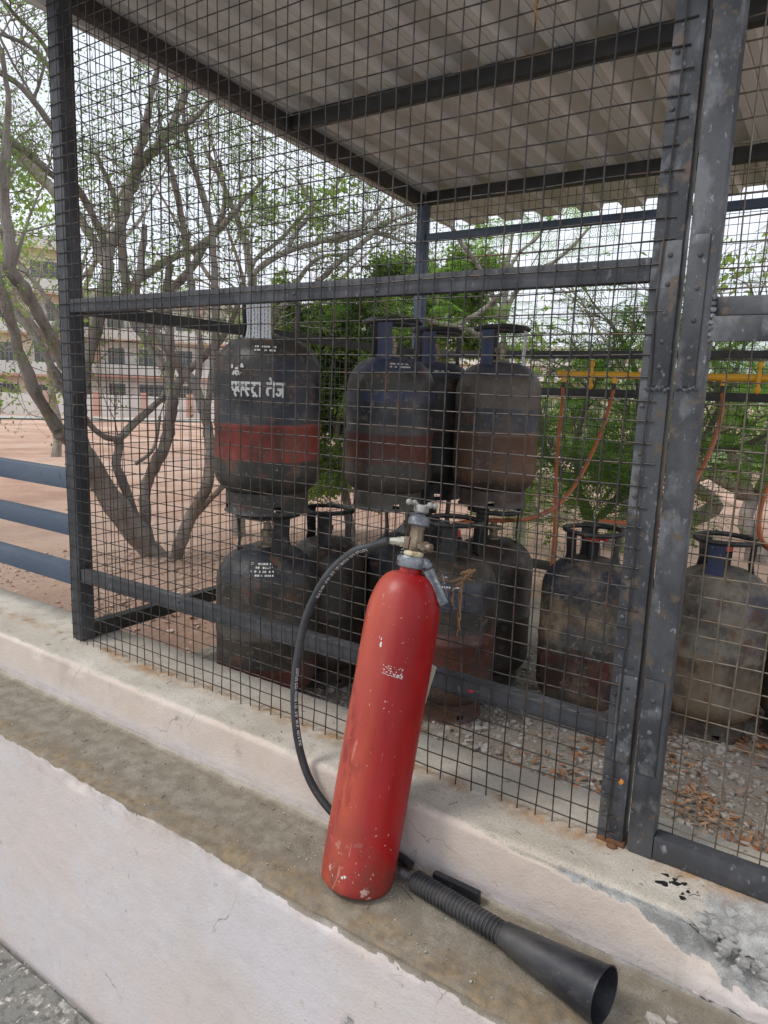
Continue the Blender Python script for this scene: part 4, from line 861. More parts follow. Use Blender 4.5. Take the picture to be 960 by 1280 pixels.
# ---- limbs of the trees: (x, y, z, radius) along each limb
MULTI = [[(-2.301,2.067,-0.64,0.1253),(-2.359,1.992,-0.395,0.1121),(-2.442,1.796,-0.071,0.1045),(-2.494,1.632,0.222,0.0906),(-2.464,1.496,0.414,0.0762),(-2.455,1.416,0.484,0.0692),(-2.444,1.337,0.557,0.0561)],
 [(-2.444,1.337,0.557,0.053),(-2.408,1.203,0.743,0.0458),(-2.367,1.073,0.999,0.042),(-2.301,0.985,1.22,0.0411),(-2.28,0.918,1.395,0.0349),(-2.258,0.853,1.649,0.0288)],
 [(-2.455,1.416,0.484,0.044),(-2.48,1.469,0.661,0.0413),(-2.501,1.436,0.811,0.0349),(-2.589,1.389,0.994,0.0321),(-2.675,1.34,1.155,0.0324),(-2.83,1.268,1.35,0.0297),(-2.96,1.237,1.497,0.0268)],
 [(-2.48,1.469,0.661,0.0476),(-2.397,1.413,0.85,0.0436),(-2.34,1.317,1.002,0.0397),(-2.306,1.179,1.239,0.042),(-2.265,1.049,1.412,0.044),(-2.249,0.977,1.492,0.0436),(-2.206,0.95,1.663,0.0374),(-2.212,0.939,1.828,0.0345),(-2.167,0.917,2.018,0.0313),(-2.111,0.916,2.222,0.0225),(-2.058,0.907,2.401,0.0167),(-2.026,0.863,2.604,0.0138)],
 [(-2.501,1.436,0.811,0.0254),(-2.67,1.542,1.22,0.0231),(-2.811,1.503,1.451,0.0201),(-2.945,1.472,1.593,0.0171),(-3.067,1.46,1.696,0.0139)],
 [(-2.249,0.977,1.492,0.0203),(-2.256,1.066,1.734,0.0117),(-2.306,1.18,1.945,0.009)],
 [(-2.494,1.632,0.222,0.0518),(-2.624,1.616,0.511,0.0494),(-2.69,1.698,0.851,0.047),(-2.662,1.74,1.08,0.0503),(-2.622,1.8,1.336,0.0537),(-2.59,1.846,1.59,0.0537),(-2.573,1.87,1.838,0.0503)],
 [(-2.573,1.87,1.838,0.047),(-2.531,1.929,1.965,0.0436),(-2.486,1.99,2.204,0.0436),(-2.428,2.067,2.429,0.0403),(-2.359,2.153,2.549,0.0369),(-2.358,2.313,2.809,0.0307),(-2.373,2.448,3.072,0.0243),(-2.401,2.568,3.391,0.0212)],
 [(-2.486,1.99,2.204,0.0403),(-2.374,1.972,2.396,0.0363),(-2.267,1.948,2.552,0.0324),(-2.164,1.917,2.698,0.0254),(-2.048,1.902,2.912,0.0218),(-1.946,1.87,3.155,0.0153)],
 [(-2.359,2.153,2.549,0.0268),(-2.149,2.249,2.69,0.0231),(-1.988,2.28,2.796,0.0162),(-1.812,2.321,2.918,0.0127)],
 [(-2.58,1.861,1.81,0.0302),(-2.545,1.736,1.969,0.0297),(-2.521,1.591,2.154,0.0291),(-2.42,1.377,2.146,0.028),(-2.408,1.203,2.229,0.0275),(-2.374,1.06,2.268,0.027),(-2.42,0.975,2.307,0.024)],
 [(-2.597,1.836,1.698,0.0336),(-2.813,1.875,1.93,0.0348),(-2.952,1.845,2.104,0.0389),(-3.103,1.794,2.236,0.0432),(-3.256,1.733,2.395,0.0439),(-3.412,1.662,2.578,0.0409),(-3.469,1.558,2.654,0.0334)],
 [(-2.521,1.591,2.154,0.0227),(-2.471,1.483,2.35,0.0222),(-2.511,1.421,2.48,0.0254),(-2.476,1.285,2.575,0.0249),(-2.52,1.209,2.652,0.0218),(-2.471,1.091,2.653,0.0183)],
 [(-2.471,1.483,2.35,0.0191),(-2.476,1.476,2.704,0.0191),(-2.519,1.407,2.841,0.0191),(-2.57,1.321,2.915,0.0159),(-2.553,1.149,2.906,0.0125)],
 [(-2.476,1.476,2.704,0.0159),(-2.432,1.358,2.89,0.0156),(-2.416,1.189,2.972,0.0153),(-2.364,1.078,3.002,0.012)],
 [(-2.471,1.293,2.586,0.0093),(-2.518,1.212,2.737,0.0093),(-2.554,1.148,2.884,0.0093)],
 [(-2.471,1.293,2.586,0.0125),(-2.453,1.323,2.67,0.0125),(-2.431,1.359,2.827,0.0093)],
 [(-2.275,2.099,-0.642,0.0527),(-2.393,1.948,-0.331,0.0461),(-2.448,1.873,0.04,0.0396),(-2.487,1.819,0.25,0.0396),(-2.48,1.828,0.461,0.0396)],
 [(-2.48,1.828,0.461,0.0297),(-2.454,1.692,0.491,0.0259),(-2.421,1.56,0.58,0.0222),(-2.382,1.438,0.719,0.0187),(-2.443,1.339,0.847,0.0156)],
 [(-2.48,1.828,0.461,0.033),(-2.504,1.965,0.556,0.0336),(-2.478,2.166,0.718,0.0307),(-2.511,2.285,0.809,0.0278),(-2.527,2.422,1.123,0.0212)],
 [(-2.34,2.098,-0.654,0.0665),(-2.431,2.063,-0.419,0.0571),(-2.456,2.03,-0.165,0.0503),(-2.453,2.034,0.084,0.0503),(-2.416,2.083,0.237,0.0537),(-2.359,2.154,0.421,0.0537),(-2.335,2.184,0.633,0.0503),(-2.311,2.213,0.814,0.0436),(-2.25,2.286,0.978,0.0403),(-2.172,2.374,1.09,0.0336),(-2.092,2.462,1.214,0.0302),(-2.022,2.535,1.396,0.0235),(-1.968,2.59,1.662,0.0201)],
 [(-2.335,2.184,0.633,0.0403),(-2.452,2.278,0.933,0.0414),(-2.487,2.314,1.296,0.0382),(-2.499,2.299,1.532,0.0348),(-2.474,2.329,1.769,0.0278)],
 [(-2.52,2.273,0.98,0.0313),(-2.666,2.25,1.173,0.0318),(-2.814,2.22,1.355,0.036),(-2.838,2.187,1.592,0.0432),(-2.849,2.172,2.003,0.036),(-2.884,2.124,2.283,0.0252),(-2.943,2.039,2.549,0.018)],
 [(-2.492,1.982,0.268,0.0168),(-2.493,2.147,0.381,0.0171),(-2.539,2.249,0.623,0.0139)],
 [(-2.186,2.05,-0.615,0.0647),(-2.081,2.02,-0.356,0.0572),(-1.974,2.069,-0.076,0.0535),(-1.868,2.114,0.15,0.0499),(-1.848,2.136,0.4,0.0467),(-1.865,2.117,0.629,0.0436),(-1.911,2.065,0.84,0.0436),(-1.97,1.996,0.975,0.0436),(-2.047,1.904,1.144,0.0405),(-2.119,1.812,1.308,0.0405),(-2.161,1.758,1.439,0.0343),(-2.133,1.794,1.661,0.028),(-2.117,1.815,1.918,0.0218)],
 [(-1.944,2.104,-0.047,0.0283),(-1.73,2.117,0.141,0.0245),(-1.562,2.148,0.281,0.021),(-1.375,2.191,0.461,0.0176)],
 [(-1.987,2.131,0.839,0.0286),(-2.041,2.22,1.11,0.0259),(-2.144,2.255,1.512,0.0264),(-2.168,2.228,1.732,0.0264),(-2.184,2.209,1.95,0.0264),(-2.223,2.162,2.294,0.0231),(-2.256,2.123,2.446,0.0198),(-2.28,2.093,2.674,0.0132)],
 [(-1.94,2.184,0.624,0.0286),(-2.047,2.363,1.119,0.0297),(-2.118,2.433,1.59,0.0302),(-2.128,2.423,1.987,0.0268),(-2.176,2.369,2.257,0.0268),(-2.219,2.321,2.468,0.0235),(-2.253,2.281,2.728,0.0168),(-2.258,2.276,2.989,0.0134)],
 [(-2.838,2.187,1.581,0.0324),(-2.674,2.401,1.794,0.0324),(-2.485,2.624,1.956,0.0324),(-2.36,2.761,2.133,0.0288),(-2.252,2.872,2.326,0.0216),(-2.141,2.981,2.487,0.0144)],
 [(-2.666,2.25,1.173,0.0283),(-2.744,2.474,1.534,0.0402),(-2.623,2.618,1.764,0.0366),(-2.54,2.713,1.958,0.0292),(-2.432,2.83,2.276,0.0219),(-2.453,2.808,2.632,0.0146)]]
TALL = [[(-2.702,3.27,-0.75,0.087),(-2.641,3.19,-0.121,0.0701),(-2.53,3.16,0.472,0.0614),(-2.431,3.118,1.031,0.0529),(-2.342,3.065,1.492,0.0446),(-2.343,3.064,1.718,0.0409),(-2.371,3.036,1.939,0.0334),(-2.439,2.967,2.245,0.026),(-2.539,2.862,2.569,0.0223),(-2.609,2.785,2.768,0.0186)],
 [(-2.352,3.055,1.621,0.0334),(-2.268,2.997,1.787,0.0292),(-2.013,3.1,1.955,0.0288),(-1.804,3.279,2.051,0.0252),(-1.492,3.395,2.149,0.0212),(-1.342,3.502,2.367,0.0141)],
 [(-2.412,3.136,1.369,0.034),(-2.178,3.22,1.536,0.0334),(-1.888,3.339,1.733,0.0292),(-1.7,3.362,1.883,0.0288),(-1.548,3.478,2.035,0.0252),(-1.337,3.505,2.187,0.0212),(-1.074,3.558,2.262,0.0174)],
 [(-2.352,3.055,1.685,0.0223),(-2.403,3.144,1.914,0.0227),(-2.317,3.364,2.122,0.023),(-2.156,3.506,2.363,0.0192),(-1.985,3.647,2.557,0.0192),(-1.896,3.717,2.704,0.0153)],
 [(-2.013,3.1,1.955,0.0216),(-1.952,3.154,2.113,0.0216),(-1.793,3.158,2.28,0.0177),(-1.815,3.008,2.453,0.0139)],
 [(-1.804,3.279,2.051,0.018),(-1.653,3.399,2.073,0.018),(-1.471,3.533,2.144,0.018),(-1.281,3.663,2.091,0.0144)],
 [(-2.178,3.22,1.536,0.0223),(-2.202,3.467,1.8,0.023),(-2.12,3.667,2.014,0.0195),(-1.899,3.84,2.054,0.0156)]]
FEATHER = [[(-0.158,3.808,-0.034,0.0671),(-0.234,3.775,0.47,0.0503),(-0.308,3.742,0.962,0.0369),(-0.343,3.726,1.377,0.0268),(-0.353,3.722,1.648,0.0235),(-0.348,3.724,1.852,0.0201),(-0.329,3.732,2.081,0.0134)],
 [(-0.311,3.741,1.204,0.0235),(-0.426,3.576,1.69,0.0231),(-0.551,3.285,1.986,0.0191),(-0.588,3.15,2.139,0.0156)],
 [(-0.311,3.741,1.023,0.0268),(-0.459,3.559,1.311,0.0264),(-0.591,3.378,1.368,0.0227),(-0.732,3.181,1.398,0.0191)],
 [(-0.336,3.73,1.442,0.0235),(-0.301,3.745,1.608,0.0235),(-0.137,3.708,1.756,0.0198),(0.087,3.69,1.872,0.0162),(0.282,3.654,2.032,0.0127)],
 [(-0.591,3.378,1.368,0.0194),(-0.468,3.555,1.487,0.0231),(-0.357,3.609,1.599,0.0198),(-0.165,3.696,1.778,0.0132)],
 [(-0.354,3.721,1.765,0.0168),(-0.267,3.761,1.938,0.0134),(-0.16,3.807,2.035,0.0134),(-0.068,3.844,2.191,0.0101)]]
SPREAD = [[(0.717,3.058,-0.249,0.0607),(0.659,3.04,0.06,0.0469),(0.583,3.016,0.261,0.0358),(0.455,2.973,0.406,0.0276),(0.387,2.841,0.561,0.0216),(0.368,2.726,0.856,0.0158)],
 [(0.659,3.04,0.06,0.0331),(0.745,3.17,0.211,0.031),(0.82,3.293,0.416,0.0288),(0.835,3.297,0.777,0.023),(0.758,3.277,1.125,0.0173),(0.598,3.231,1.37,0.0144)],
 [(0.745,3.17,0.211,0.0254),(0.919,3.317,0.372,0.0259),(1.157,3.467,0.588,0.0235),(1.27,3.587,0.896,0.021),(1.333,3.596,1.145,0.015),(1.384,3.602,1.482,0.012)],
 [(1.157,3.467,0.588,0.0206),(1.395,3.402,0.609,0.0201),(1.584,3.322,0.72,0.0169)],
 [(0.583,3.016,0.261,0.0221),(0.537,3.001,0.564,0.0193),(0.583,3.016,0.866,0.0165),(0.639,3.034,1.014,0.0138)],
 [(1.27,3.587,0.896,0.018),(1.136,3.565,1.082,0.018),(1.216,3.579,1.193,0.015),(1.384,3.602,1.291,0.012)]]
BUSHY = [[(-1.901,3.963,-0.586,0.0554),(-1.975,3.908,0.032,0.0435),(-1.971,3.786,0.489,0.0351),(-1.934,3.814,0.997,0.0273),(-1.738,3.834,1.35,0.023)],
 [(-1.971,3.786,0.489,0.0234),(-2.073,3.705,0.775,0.0195),(-2.107,3.678,1.131,0.0156)],
 [(-1.934,3.814,0.997,0.0234),(-1.534,3.855,1.281,0.0189),(-1.307,4.002,1.494,0.0151),(-1.163,4.088,1.633,0.0113)]]
# ---------------------------------------------------------------- trees
bark = mat('grey brown bark', lin(.34,.30,.265), [(lin(.19,.16,.14), 9, .42, .62, (1,1,.3)), (lin(.30,.26,.22), 22, .58, .72), (lin(.22,.15,.10), 3, .5, .7)], rough=.95, bump=((26,.03,(1,1,.25)),(90,.008)))
bark2 = mat('pale bark', lin(.38,.345,.305), [(lin(.24,.21,.18), 12, .45, .62, (1,1,.3)), (lin(.38,.35,.31), 22, .6, .72)], rough=.95, bump=((30,.008,(1,1,.25)),))
def leafmat(name, c1, c2, c3, tr, k=.45):
    return mat(name, lin(*c1), [(lin(*c2), 1.6, .42, .6), (lin(*c3), 7, .55, .68)], rough=.5, transl=(lin(*tr), k))
leaf_a = leafmat('small green leaves', (.085,.135,.04), (.05,.09,.028), (.14,.18,.055), (.26,.42,.09), .5)
leaf_b = leafmat('yellow green leaves', (.12,.18,.045), (.08,.14,.035), (.17,.20,.055), (.38,.55,.10), .5)
leaf_c = leafmat('deep green leaves', (.09,.16,.04), (.06,.12,.03), (.12,.18,.05), (.34,.62,.10), .55)
def limb_obj(pts, name, m_, parent, extra=None, n=9):
    P_ = smoothpath([p[:4] for p in pts], 5); rn = random.Random(len(pts)*7+int(abs(pts[0][0])*100)); b = MB()
    b.tube([Vector(p[:3])+Vector((rn.uniform(-1,1),rn.uniform(-1,1),0))*p[3]*.12 for p in P_], [max(.002, p[3]*.84*(1+rn.uniform(-.09,.09))) for p in P_], n)
    b.v = [tuple(Vector(v)+Vector((noise.noise(Vector(v)*9), noise.noise(Vector(v)*9+Vector((7,0,0))), noise.noise(Vector(v)*9+Vector((0,9,0)))))*min(.018, pts[0][3]*.22)) for v in b.v]
    return b.build(name, m_, parent)
class Crown:
    def __init__(s, seed): s.r = random.Random(seed); s.tips = []; s.tw = MB()
    def grow(s, p, d, L, r, lev, up=.25, spread=.7):
        rn = s.r; n = 4; pts = [p]; rad = [r]; d = d.normalized()
        for i in range(n):
            d = (d+Vector((rn.gauss(0,.22), rn.gauss(0,.22), rn.gauss(0,.18)+up*.12))).normalized(); pts.append(pts[-1]+d*L/n); rad.append(r*(1-.7*(i+1)/n))
        s.tw.tube(pts, rad, 4 if r < .01 else 5, cap=False)
        if lev == 0:
            for q in pts[1:]: s.tips.append((q, d))
            return
        for k in range(rn.choice((3,4,4,5))):
            i = rn.randint(1, n); dd = (d+Vector((rn.gauss(0,spread), rn.gauss(0,spread), rn.gauss(0,spread*.8)))).normalized()
            s.grow(pts[i], dd, L*rn.uniform(.45,.75), rad[i]*.75+.0008, lev-1, up, spread)
    def from_limbs(s, limbs, every, L, lev, start=.35, r=.010, up=.2, filt=None):
        for pts in limbs:
            P_ = smoothpath([p[:4] for p in pts], 4); n = len(P_)
            for i in range(int(n*start), n, every):
                p = Vector(P_[i][:3])
                if filt and not filt(p): continue
                t = Vector(P_[min(i+1,n-1)][:3])-Vector(P_[max(i-1,0)][:3]); t.normalize() if t.length > 0 else None
                d = t+Vector((s.r.gauss(0,.8), s.r.gauss(0,.8), s.r.gauss(0,.6)))
                s.grow(p, d, L*s.r.uniform(.6,1.2), min(r, P_[i][3]*.6), lev, up)
            p = Vector(P_[-1][:3]); s.grow(p, p-Vector(P_[-3][:3]), L, min(r, P_[-1][3]), lev, up)
def unit(a): return a/np.maximum(1e-9, np.linalg.norm(a, axis=1, keepdims=True))
def leaves(name, tips, per, spread, size, m_, parent, seed, aspect=.5, keep=1.0):
    rg = np.random.default_rng(seed); P_ = np.array([t[0][:] for t in tips]); P_ = P_[rg.random(len(P_)) < keep]; P_ = np.repeat(P_, per, 0); n = len(P_)
    C = P_+rg.normal(0, spread, (n,3)); D = unit(rg.normal(0,1,(n,3))+np.array([0,0,-.35])); N = rg.normal(0,1,(n,3))+np.array([0,0,1.2]); S_ = unit(np.cross(D, N)); s = rg.uniform(size*.6, size*1.3, (n,1)); Nn = np.cross(S_, D)
    a = C; b_ = C+D*s*.5+S_*s*aspect*.5+Nn*s*.08; c_ = C+D*s; d = C+D*s*.5-S_*s*aspect*.5+Nn*s*.08
    V = np.stack([a,b_,c_,d],1).reshape(-1,3); o = npmesh(name, V, np.arange(n*4).reshape(n,4), m_, parent); o['kind'] = 'stuff'; return o
def frond_template(seed, pairs=9, L=1.0):
    """feathery twice divided leaf along +X, unit length"""
    rn = random.Random(seed); Q = []
    def quad(p, d, l, w, nrm):
        s = d.cross(nrm).normalized()*w/2; Q.append([p, p+d*l*.5+s, p+d*l, p+d*l*.5-s])
    drop = lambda x: Vector((x, 0, -.22*x*x))
    for i in range(10): p = drop(i/10); q = drop((i+1)/10); Q.append([p+Vector((0,.006,0)), q+Vector((0,.004,0)), q-Vector((0,.004,0)), p-Vector((0,.006,0))])
    for i in range(pairs):
        x = .12+.86*i/(pairs-1)
        for s in (1,-1):
            pl_ = (.36*math.sin(math.pi*min(1,(x+.18)))**.7+.06)*rn.uniform(.85,1.1); d = Vector((.55, s, rn.uniform(-.25,-.02))).normalized(); p0 = drop(x)
            nl = 7
            for k in range(nl):
                q = p0+d*pl_*(k+.5)/nl+Vector((0,0,-.12*(k/nl)**2*pl_))
                for t in (1,-1):
                    dd = (d*.45+Vector((s*-1*t*d.y*s, d.x*t, 0))*1.0).normalized(); quad(q, dd, .062, .022, Vector((0,0,1)))
    return np.array([[list(v) for v in q] for q in Q])
FT = [frond_template(i) for i in range(4)]
def fronds(name, tips, per, size, m_, parent, seed, keep=1.0):
    rg = np.random.default_rng(seed); out = []
    for p, d in tips:
        if rg.random() > keep: continue
        for k in range(per):
            f = FT[rg.integers(4)]; dd = np.array(d[:])+rg.normal(0,.7,3); dd[2] = dd[2]*.5-.05; dd /= np.linalg.norm(dd); up = np.array([0,0,1.])+rg.normal(0,.3,3); y = np.cross(up, dd); y /= np.linalg.norm(y)+1e-9; z = np.cross(dd, y)
            out.append(f.reshape(-1,3)*size*rg.uniform(.6,1.25) @ np.array([dd, y, z])+np.array(p[:]))
    V = np.concatenate(out); o = npmesh(name, V, np.arange(len(V)).reshape(-1,4), m_, parent); o['kind'] = 'stuff'; return o
def tree(name, limbs, label, group=None, m_=bark, base=None, trunks=1):
    b0 = limbs[0][0]; g = gz(b0[0], b0[1]); root = empty(name, (0,0,0), label, 'tree', group)
    L0 = list(limbs[0])
    if b0[2] > g-.05: L0 = [(b0[0]+.03, b0[1]+.02, g-.12, b0[3]*1.15)]+L0
    for i, l in enumerate([L0]+list(limbs[1:])): limb_obj(l, 'trunk' if i < trunks else 'limb', m_, root, n=12 if l[0][3] > .05 else 8)
    return root
def finish(root, cr, m_): o = cr.tw.build('twigs', m_, root); o['kind'] = 'stuff'
# the many stemmed tree behind and left of the cage
t1 = tree('spreading_tree', MULTI, 'many stemmed grey tree forking low behind the left side of the cage')
cr = Crown(1); cr.from_limbs(MULTI, 5, .55, 2, .45, .006, .25, lambda p: p.z > 1.0); finish(t1, cr, bark); leaves('crown', cr.tips, 6, .030, .025, leaf_a, t1, 1, keep=.40)
t2 = tree('slender_tree', TALL, 'slender pale tree right behind the red banded cylinder with long slanting limbs', m_=bark2)
cr = Crown(2); cr.from_limbs(TALL, 3, .60, 2, .3, .006, .15, lambda p: p.z > 1.1); finish(t2, cr, bark2); leaves('crown', cr.tips, 6, .032, .026, leaf_a, t2, 2, keep=.42)
cr2 = Crown(22); c0 = Vector((-2.05,3.25,2.33))
for i in range(16): cr2.grow(c0+Vector((cr2.r.gauss(0,.16), cr2.r.gauss(0,.16), cr2.r.gauss(0,.16))), Vector((cr2.r.gauss(0,1), cr2.r.gauss(0,1), cr2.r.gauss(-.1,.6))), .28, .003, 1)
leaves('leaf_clump', cr2.tips, 3, .06, .06, leaf_b, t2, 3, .5)
t3 = tree('feathery_tree', FEATHER, 'thin tree with feathery leaves seen between the upper cylinders and the door post', m_=bark2)
cr = Crown(3); cr.from_limbs(FEATHER, 4, .42, 1, .45, .005, .05); finish(t3, cr, bark2); fronds('crown', cr.tips, 1, .26, leaf_c, t3, 4, keep=.34)
t4 = tree('feathery_shrub_tree', SPREAD, 'low spreading feathery tree filling the view behind the yellow pipe and the door')
cr = Crown(4); cr.from_limbs(SPREAD, 1, .50, 1, .05, .006, .0); finish(t4, cr, bark)
low = [t for t in cr.tips if t[0].z < 1.25]; hi = [t for t in cr.tips if t[0].z >= 1.25]
fronds('crown', low, 1, .30, leaf_c, t4, 5, keep=.62); fronds('crown_top', hi, 1, .26, leaf_a, t4, 6, keep=.30)
t5 = tree('bushy_tree', BUSHY, 'dense bright green bush seen between the red banded cylinder and the upper group')
cr = Crown(5); cr.from_limbs(BUSHY, 2, .45, 2, .15, .006, .1)
for i in range(46):
    c0 = Vector((-1.75+cr.r.gauss(0,.20), 3.75+cr.r.gauss(0,.25), cr.r.uniform(-.1, 1.45))) if i < 30 else Vector((-1.15+cr.r.gauss(0,.25), 4.0+cr.r.gauss(0,.2), cr.r.uniform(1.15, 1.8))); cr.grow(c0, Vector((cr.r.gauss(0,1), cr.r.gauss(0,1), cr.r.gauss(.3,.6))), .34, .004, 1); finish(t5, cr, bark); leaves('crown', cr.tips, 2, .05, .050, leaf_b, t5, 7, keep=.55); 
fronds('frond_leaves', [t for t in cr.tips if t[0].z > 1.0], 1, .24, leaf_c, t5, 77, keep=.16)
# a low leafy branch reaching behind the railing, and leafy trees that close the view further off
def loose_tree(name, x, y, h, spread, seed, label, lm, leaf, keep, per=3, m_=bark, r=.12, group=None, base_h=.35, lev=3, frond=None):
    g = gz(x, y); root = empty(name, (0,0,0), label, 'tree', group); cr = Crown(seed); rn = cr.r
    tr = [(x+rn.gauss(0,.04)*i, y+rn.gauss(0,.04)*i, g-.1+h*base_h*i/3, r*(1-.15*i)) for i in range(4)]; limb_obj(tr, 'trunk', m_, root, n=12); top = Vector(tr[-1][:3])
    for k in range(6):
        a = k*1.05+rn.uniform(-.3,.3); e = rn.uniform(.35,1.2); d = Vector((math.cos(a)*spread, math.sin(a)*spread, h*(1-base_h)*e*.8)); pts = [tuple(top+d*t+Vector((rn.gauss(0,.08*h*.2), rn.gauss(0,.08*h*.2), .12*h*math.sin(t*3)*.3)))+(r*.55*(1-.75*t),) for t in (0,.3,.6,1)]
        limb_obj(pts, 'limb', m_, root); cr.from_limbs([pts], 3, h*.20, lev-1, .25, r*.16, .15)
    finish(root, cr, m_)
    (fronds('crown', cr.tips, 1, frond, leaf, root, seed, keep) if frond else leaves('crown', cr.tips, per, lm*1.4, lm, leaf, root, seed, .55, keep)); return root
loose_tree('leafy_tree', -5.6, 1.5, 3.6, 1.9, 41, 'leafy sapling with light green leaves behind the left end of the railing', .055, leaf_b, 1.0, 4, r=.035, base_h=.30)
far_lab = ['tall thin crowned tree behind the left post of the cage','tall tree behind the slender tree, its crown showing through the side mesh','low dense tree behind the left end of the yellow pipe','low dense tree behind the right post of the cage','pale yellow green tree behind the door post','low dense tree behind the cage door at the right edge']
for i, (x, y, h, sp, kp, lf) in enumerate([(-12.9,7.6,8.6,3.0,.42,leaf_a),(-8.0,9.5,6.6,2.6,.30,leaf_a),(-1.3,6.9,2.5,1.5,.24,leaf_b),(.1,5.6,2.4,1.3,.16,leaf_b),(.55,7.2,2.7,1.5,.26,leaf_b),(1.3,6.3,2.5,1.4,.2,leaf_b)]):
    loose_tree('leafy_tree', x, y, h, sp, 60+i, far_lab[i], .075, lf, kp, 3, r=.13, group='leafy trees standing behind the cage', base_h=.28)
# ---------------------------------------------------------------- buildings far behind
cream_w = mat('cream render', lin(.70,.60,.46), [(lin(.60,.50,.37), .3, .45, .65), (lin(.66,.60,.50), 1.5, .55, .7)], rough=.9)
white_w = mat('white parapet render', lin(.68,.66,.62), [(lin(.5,.47,.43), .5, .5, .7, (1,1,.2))], rough=.9)
pink_w = mat('pink render', lin(.58,.34,.26), [(lin(.5,.42,.34), .5, .5, .7)], rough=.9)
glass = mat('dark window glass', lin(.06,.07,.075), rough=.15, spec=.8); grill = mat('window grille', lin(.30,.26,.22), rough=.6)
def building(name, origin, face, width, depth, floors, fh, label, base_col, bays, roofh=.9, first=0, balc=True):
    """origin: bottom centre of the facade; face: direction the facade looks (xy)"""
    root = empty(name, origin, label, 'building', 'apartment blocks beyond the sandy yard'); root.rotation_euler = (0,0,math.atan2(face[1], face[0])+math.pi/2)
    H = floors*fh; b = MB(); b.box((-width/2,0,-1.5),(width/2,depth,H)); b.build('wall', base_col, root, smooth=False)
    b = MB(); b.box((-width/2-.5,-.9,H),(width/2+.5,depth+.4,H+.22)); b.build('roof_slab', cream_w, root, smooth=False)
    b = MB(); b.box((-width/2-.3,-.7,H+.22),(width/2+.3,-.5,H+roofh)); b.build('parapet', white_w, root, smooth=False)
    bw = width/bays; rn = random.Random(int(width*10))
    for f in range(floors):
        z = f*fh
        if f > 0 and balc:
            b = MB(); b.box((-width/2-.25,-1.0,z-.18),(width/2+.25,-.003,z)); b.build('floor_slab', pink_w, root, smooth=False)
            b = MB(); b.box((-width/2-.22,-.97,z+.002),(width/2+.22,-.85,z+.95)); b.build('balcony_wall', white_w, root, smooth=False)
        for k in range(bays):
            x = -width/2+bw*(k+.5); w, h0, h1 = bw*.24, .95, 2.35
            if k % 4 == 3: w *= 1.5
            fr = MB(); fr.box((x-w-.08,-.06,z+h0-.08),(x+w+.08,-.004,z+h0)); fr.box((x-w-.08,-.06,z+h1),(x+w+.08,-.004,z+h1+.08)); fr.box((x-w-.08,-.06,z+h0+.002),(x-w,-.004,z+h1-.002)); fr.box((x+w,-.06,z+h0+.002),(x+w+.08,-.004,z+h1-.002))
            fo = fr.build('window', white_w, root, smooth=False); b = MB(); b.box((x-w,-.03,z+h0),(x+w,-.005,z+h1)); b.build('pane', glass, fo, smooth=False)
            b = MB()
            for q in range(1, 5): xx = x-w+2*w*q/5; b.box((xx-.03,-.058,z+h0),(xx+.03,-.034,z+h1))
            b.box((x-w,-.066,z+(h0+h1)/2-.03),(x+w,-.059,z+(h0+h1)/2+.03)); b.build('grille', grill, fo, smooth=False)
            if k % 3 == 1 and f > 0 and balc:
                b = MB(); b.box((x+bw*.42,-.85,z),(x+bw*.55,-.004,z+fh-.182)); b.build('pier', pink_w, root, smooth=False)
    return root
building('apartment_block', (-56.5,21.5,-1.95), (.90,-.42), 24, 10, 4, 3.15, 'cream and pink apartment block at the left edge behind the forked tree', cream_w, 8)
building('apartment_block', (-47.5,44.5,-1.7), (.72,-.69), 32, 10, 3, 3.1, 'long pale block with white balconies behind the tree stems and the red banded cylinder', white_w, 11, .9)
building('apartment_block', (-50,139,-2.5), (.38,-.92), 46, 12, 4, 3.1, 'pale distant block low on the horizon behind the cylinder rings', white_w, 14)
# compound wall in front of the blocks
cw = empty('compound_wall', (0,0,0), 'low white compound wall with pink piers along the far edge of the yard', 'wall')
wa, wb = Vector((-55.5,14,0)), Vector((-27.5,49,0)); d_ = (wb-wa); n_ = 14
for i in range(n_):
    p = wa+d_*i/n_; q = wa+d_*(i+1)/n_; t = d_.normalized(); s_ = Vector((t.y,-t.x,0)); z = gz(p.x, p.y)
    b = MB(); b.add([p+t*.5+s_*.08*k+Vector((0,0,zz)) for k in (-1,1) for zz in (z-.3, z+1.5)]+[q+s_*.08*k+Vector((0,0,zz)) for k in (-1,1) for zz in (z-.3, z+1.5)], [(0,1,5,4),(2,6,7,3),(1,3,7,5),(0,4,6,2),(0,2,3,1),(4,5,7,6)]); b.build('panel', white_w, cw, smooth=False)
    b = MB(); b.add([p+t*(.49 if e else 0)+s_*.16*k+Vector((0,0,zz)) for e in (0,1) for k in (-1,1) for zz in (z-.3, z+1.7)], [(0,1,5,4),(2,6,7,3),(1,3,7,5),(0,4,6,2),(0,2,3,1),(4,5,7,6)]); b.build('pier', pink_w, cw, smooth=False)
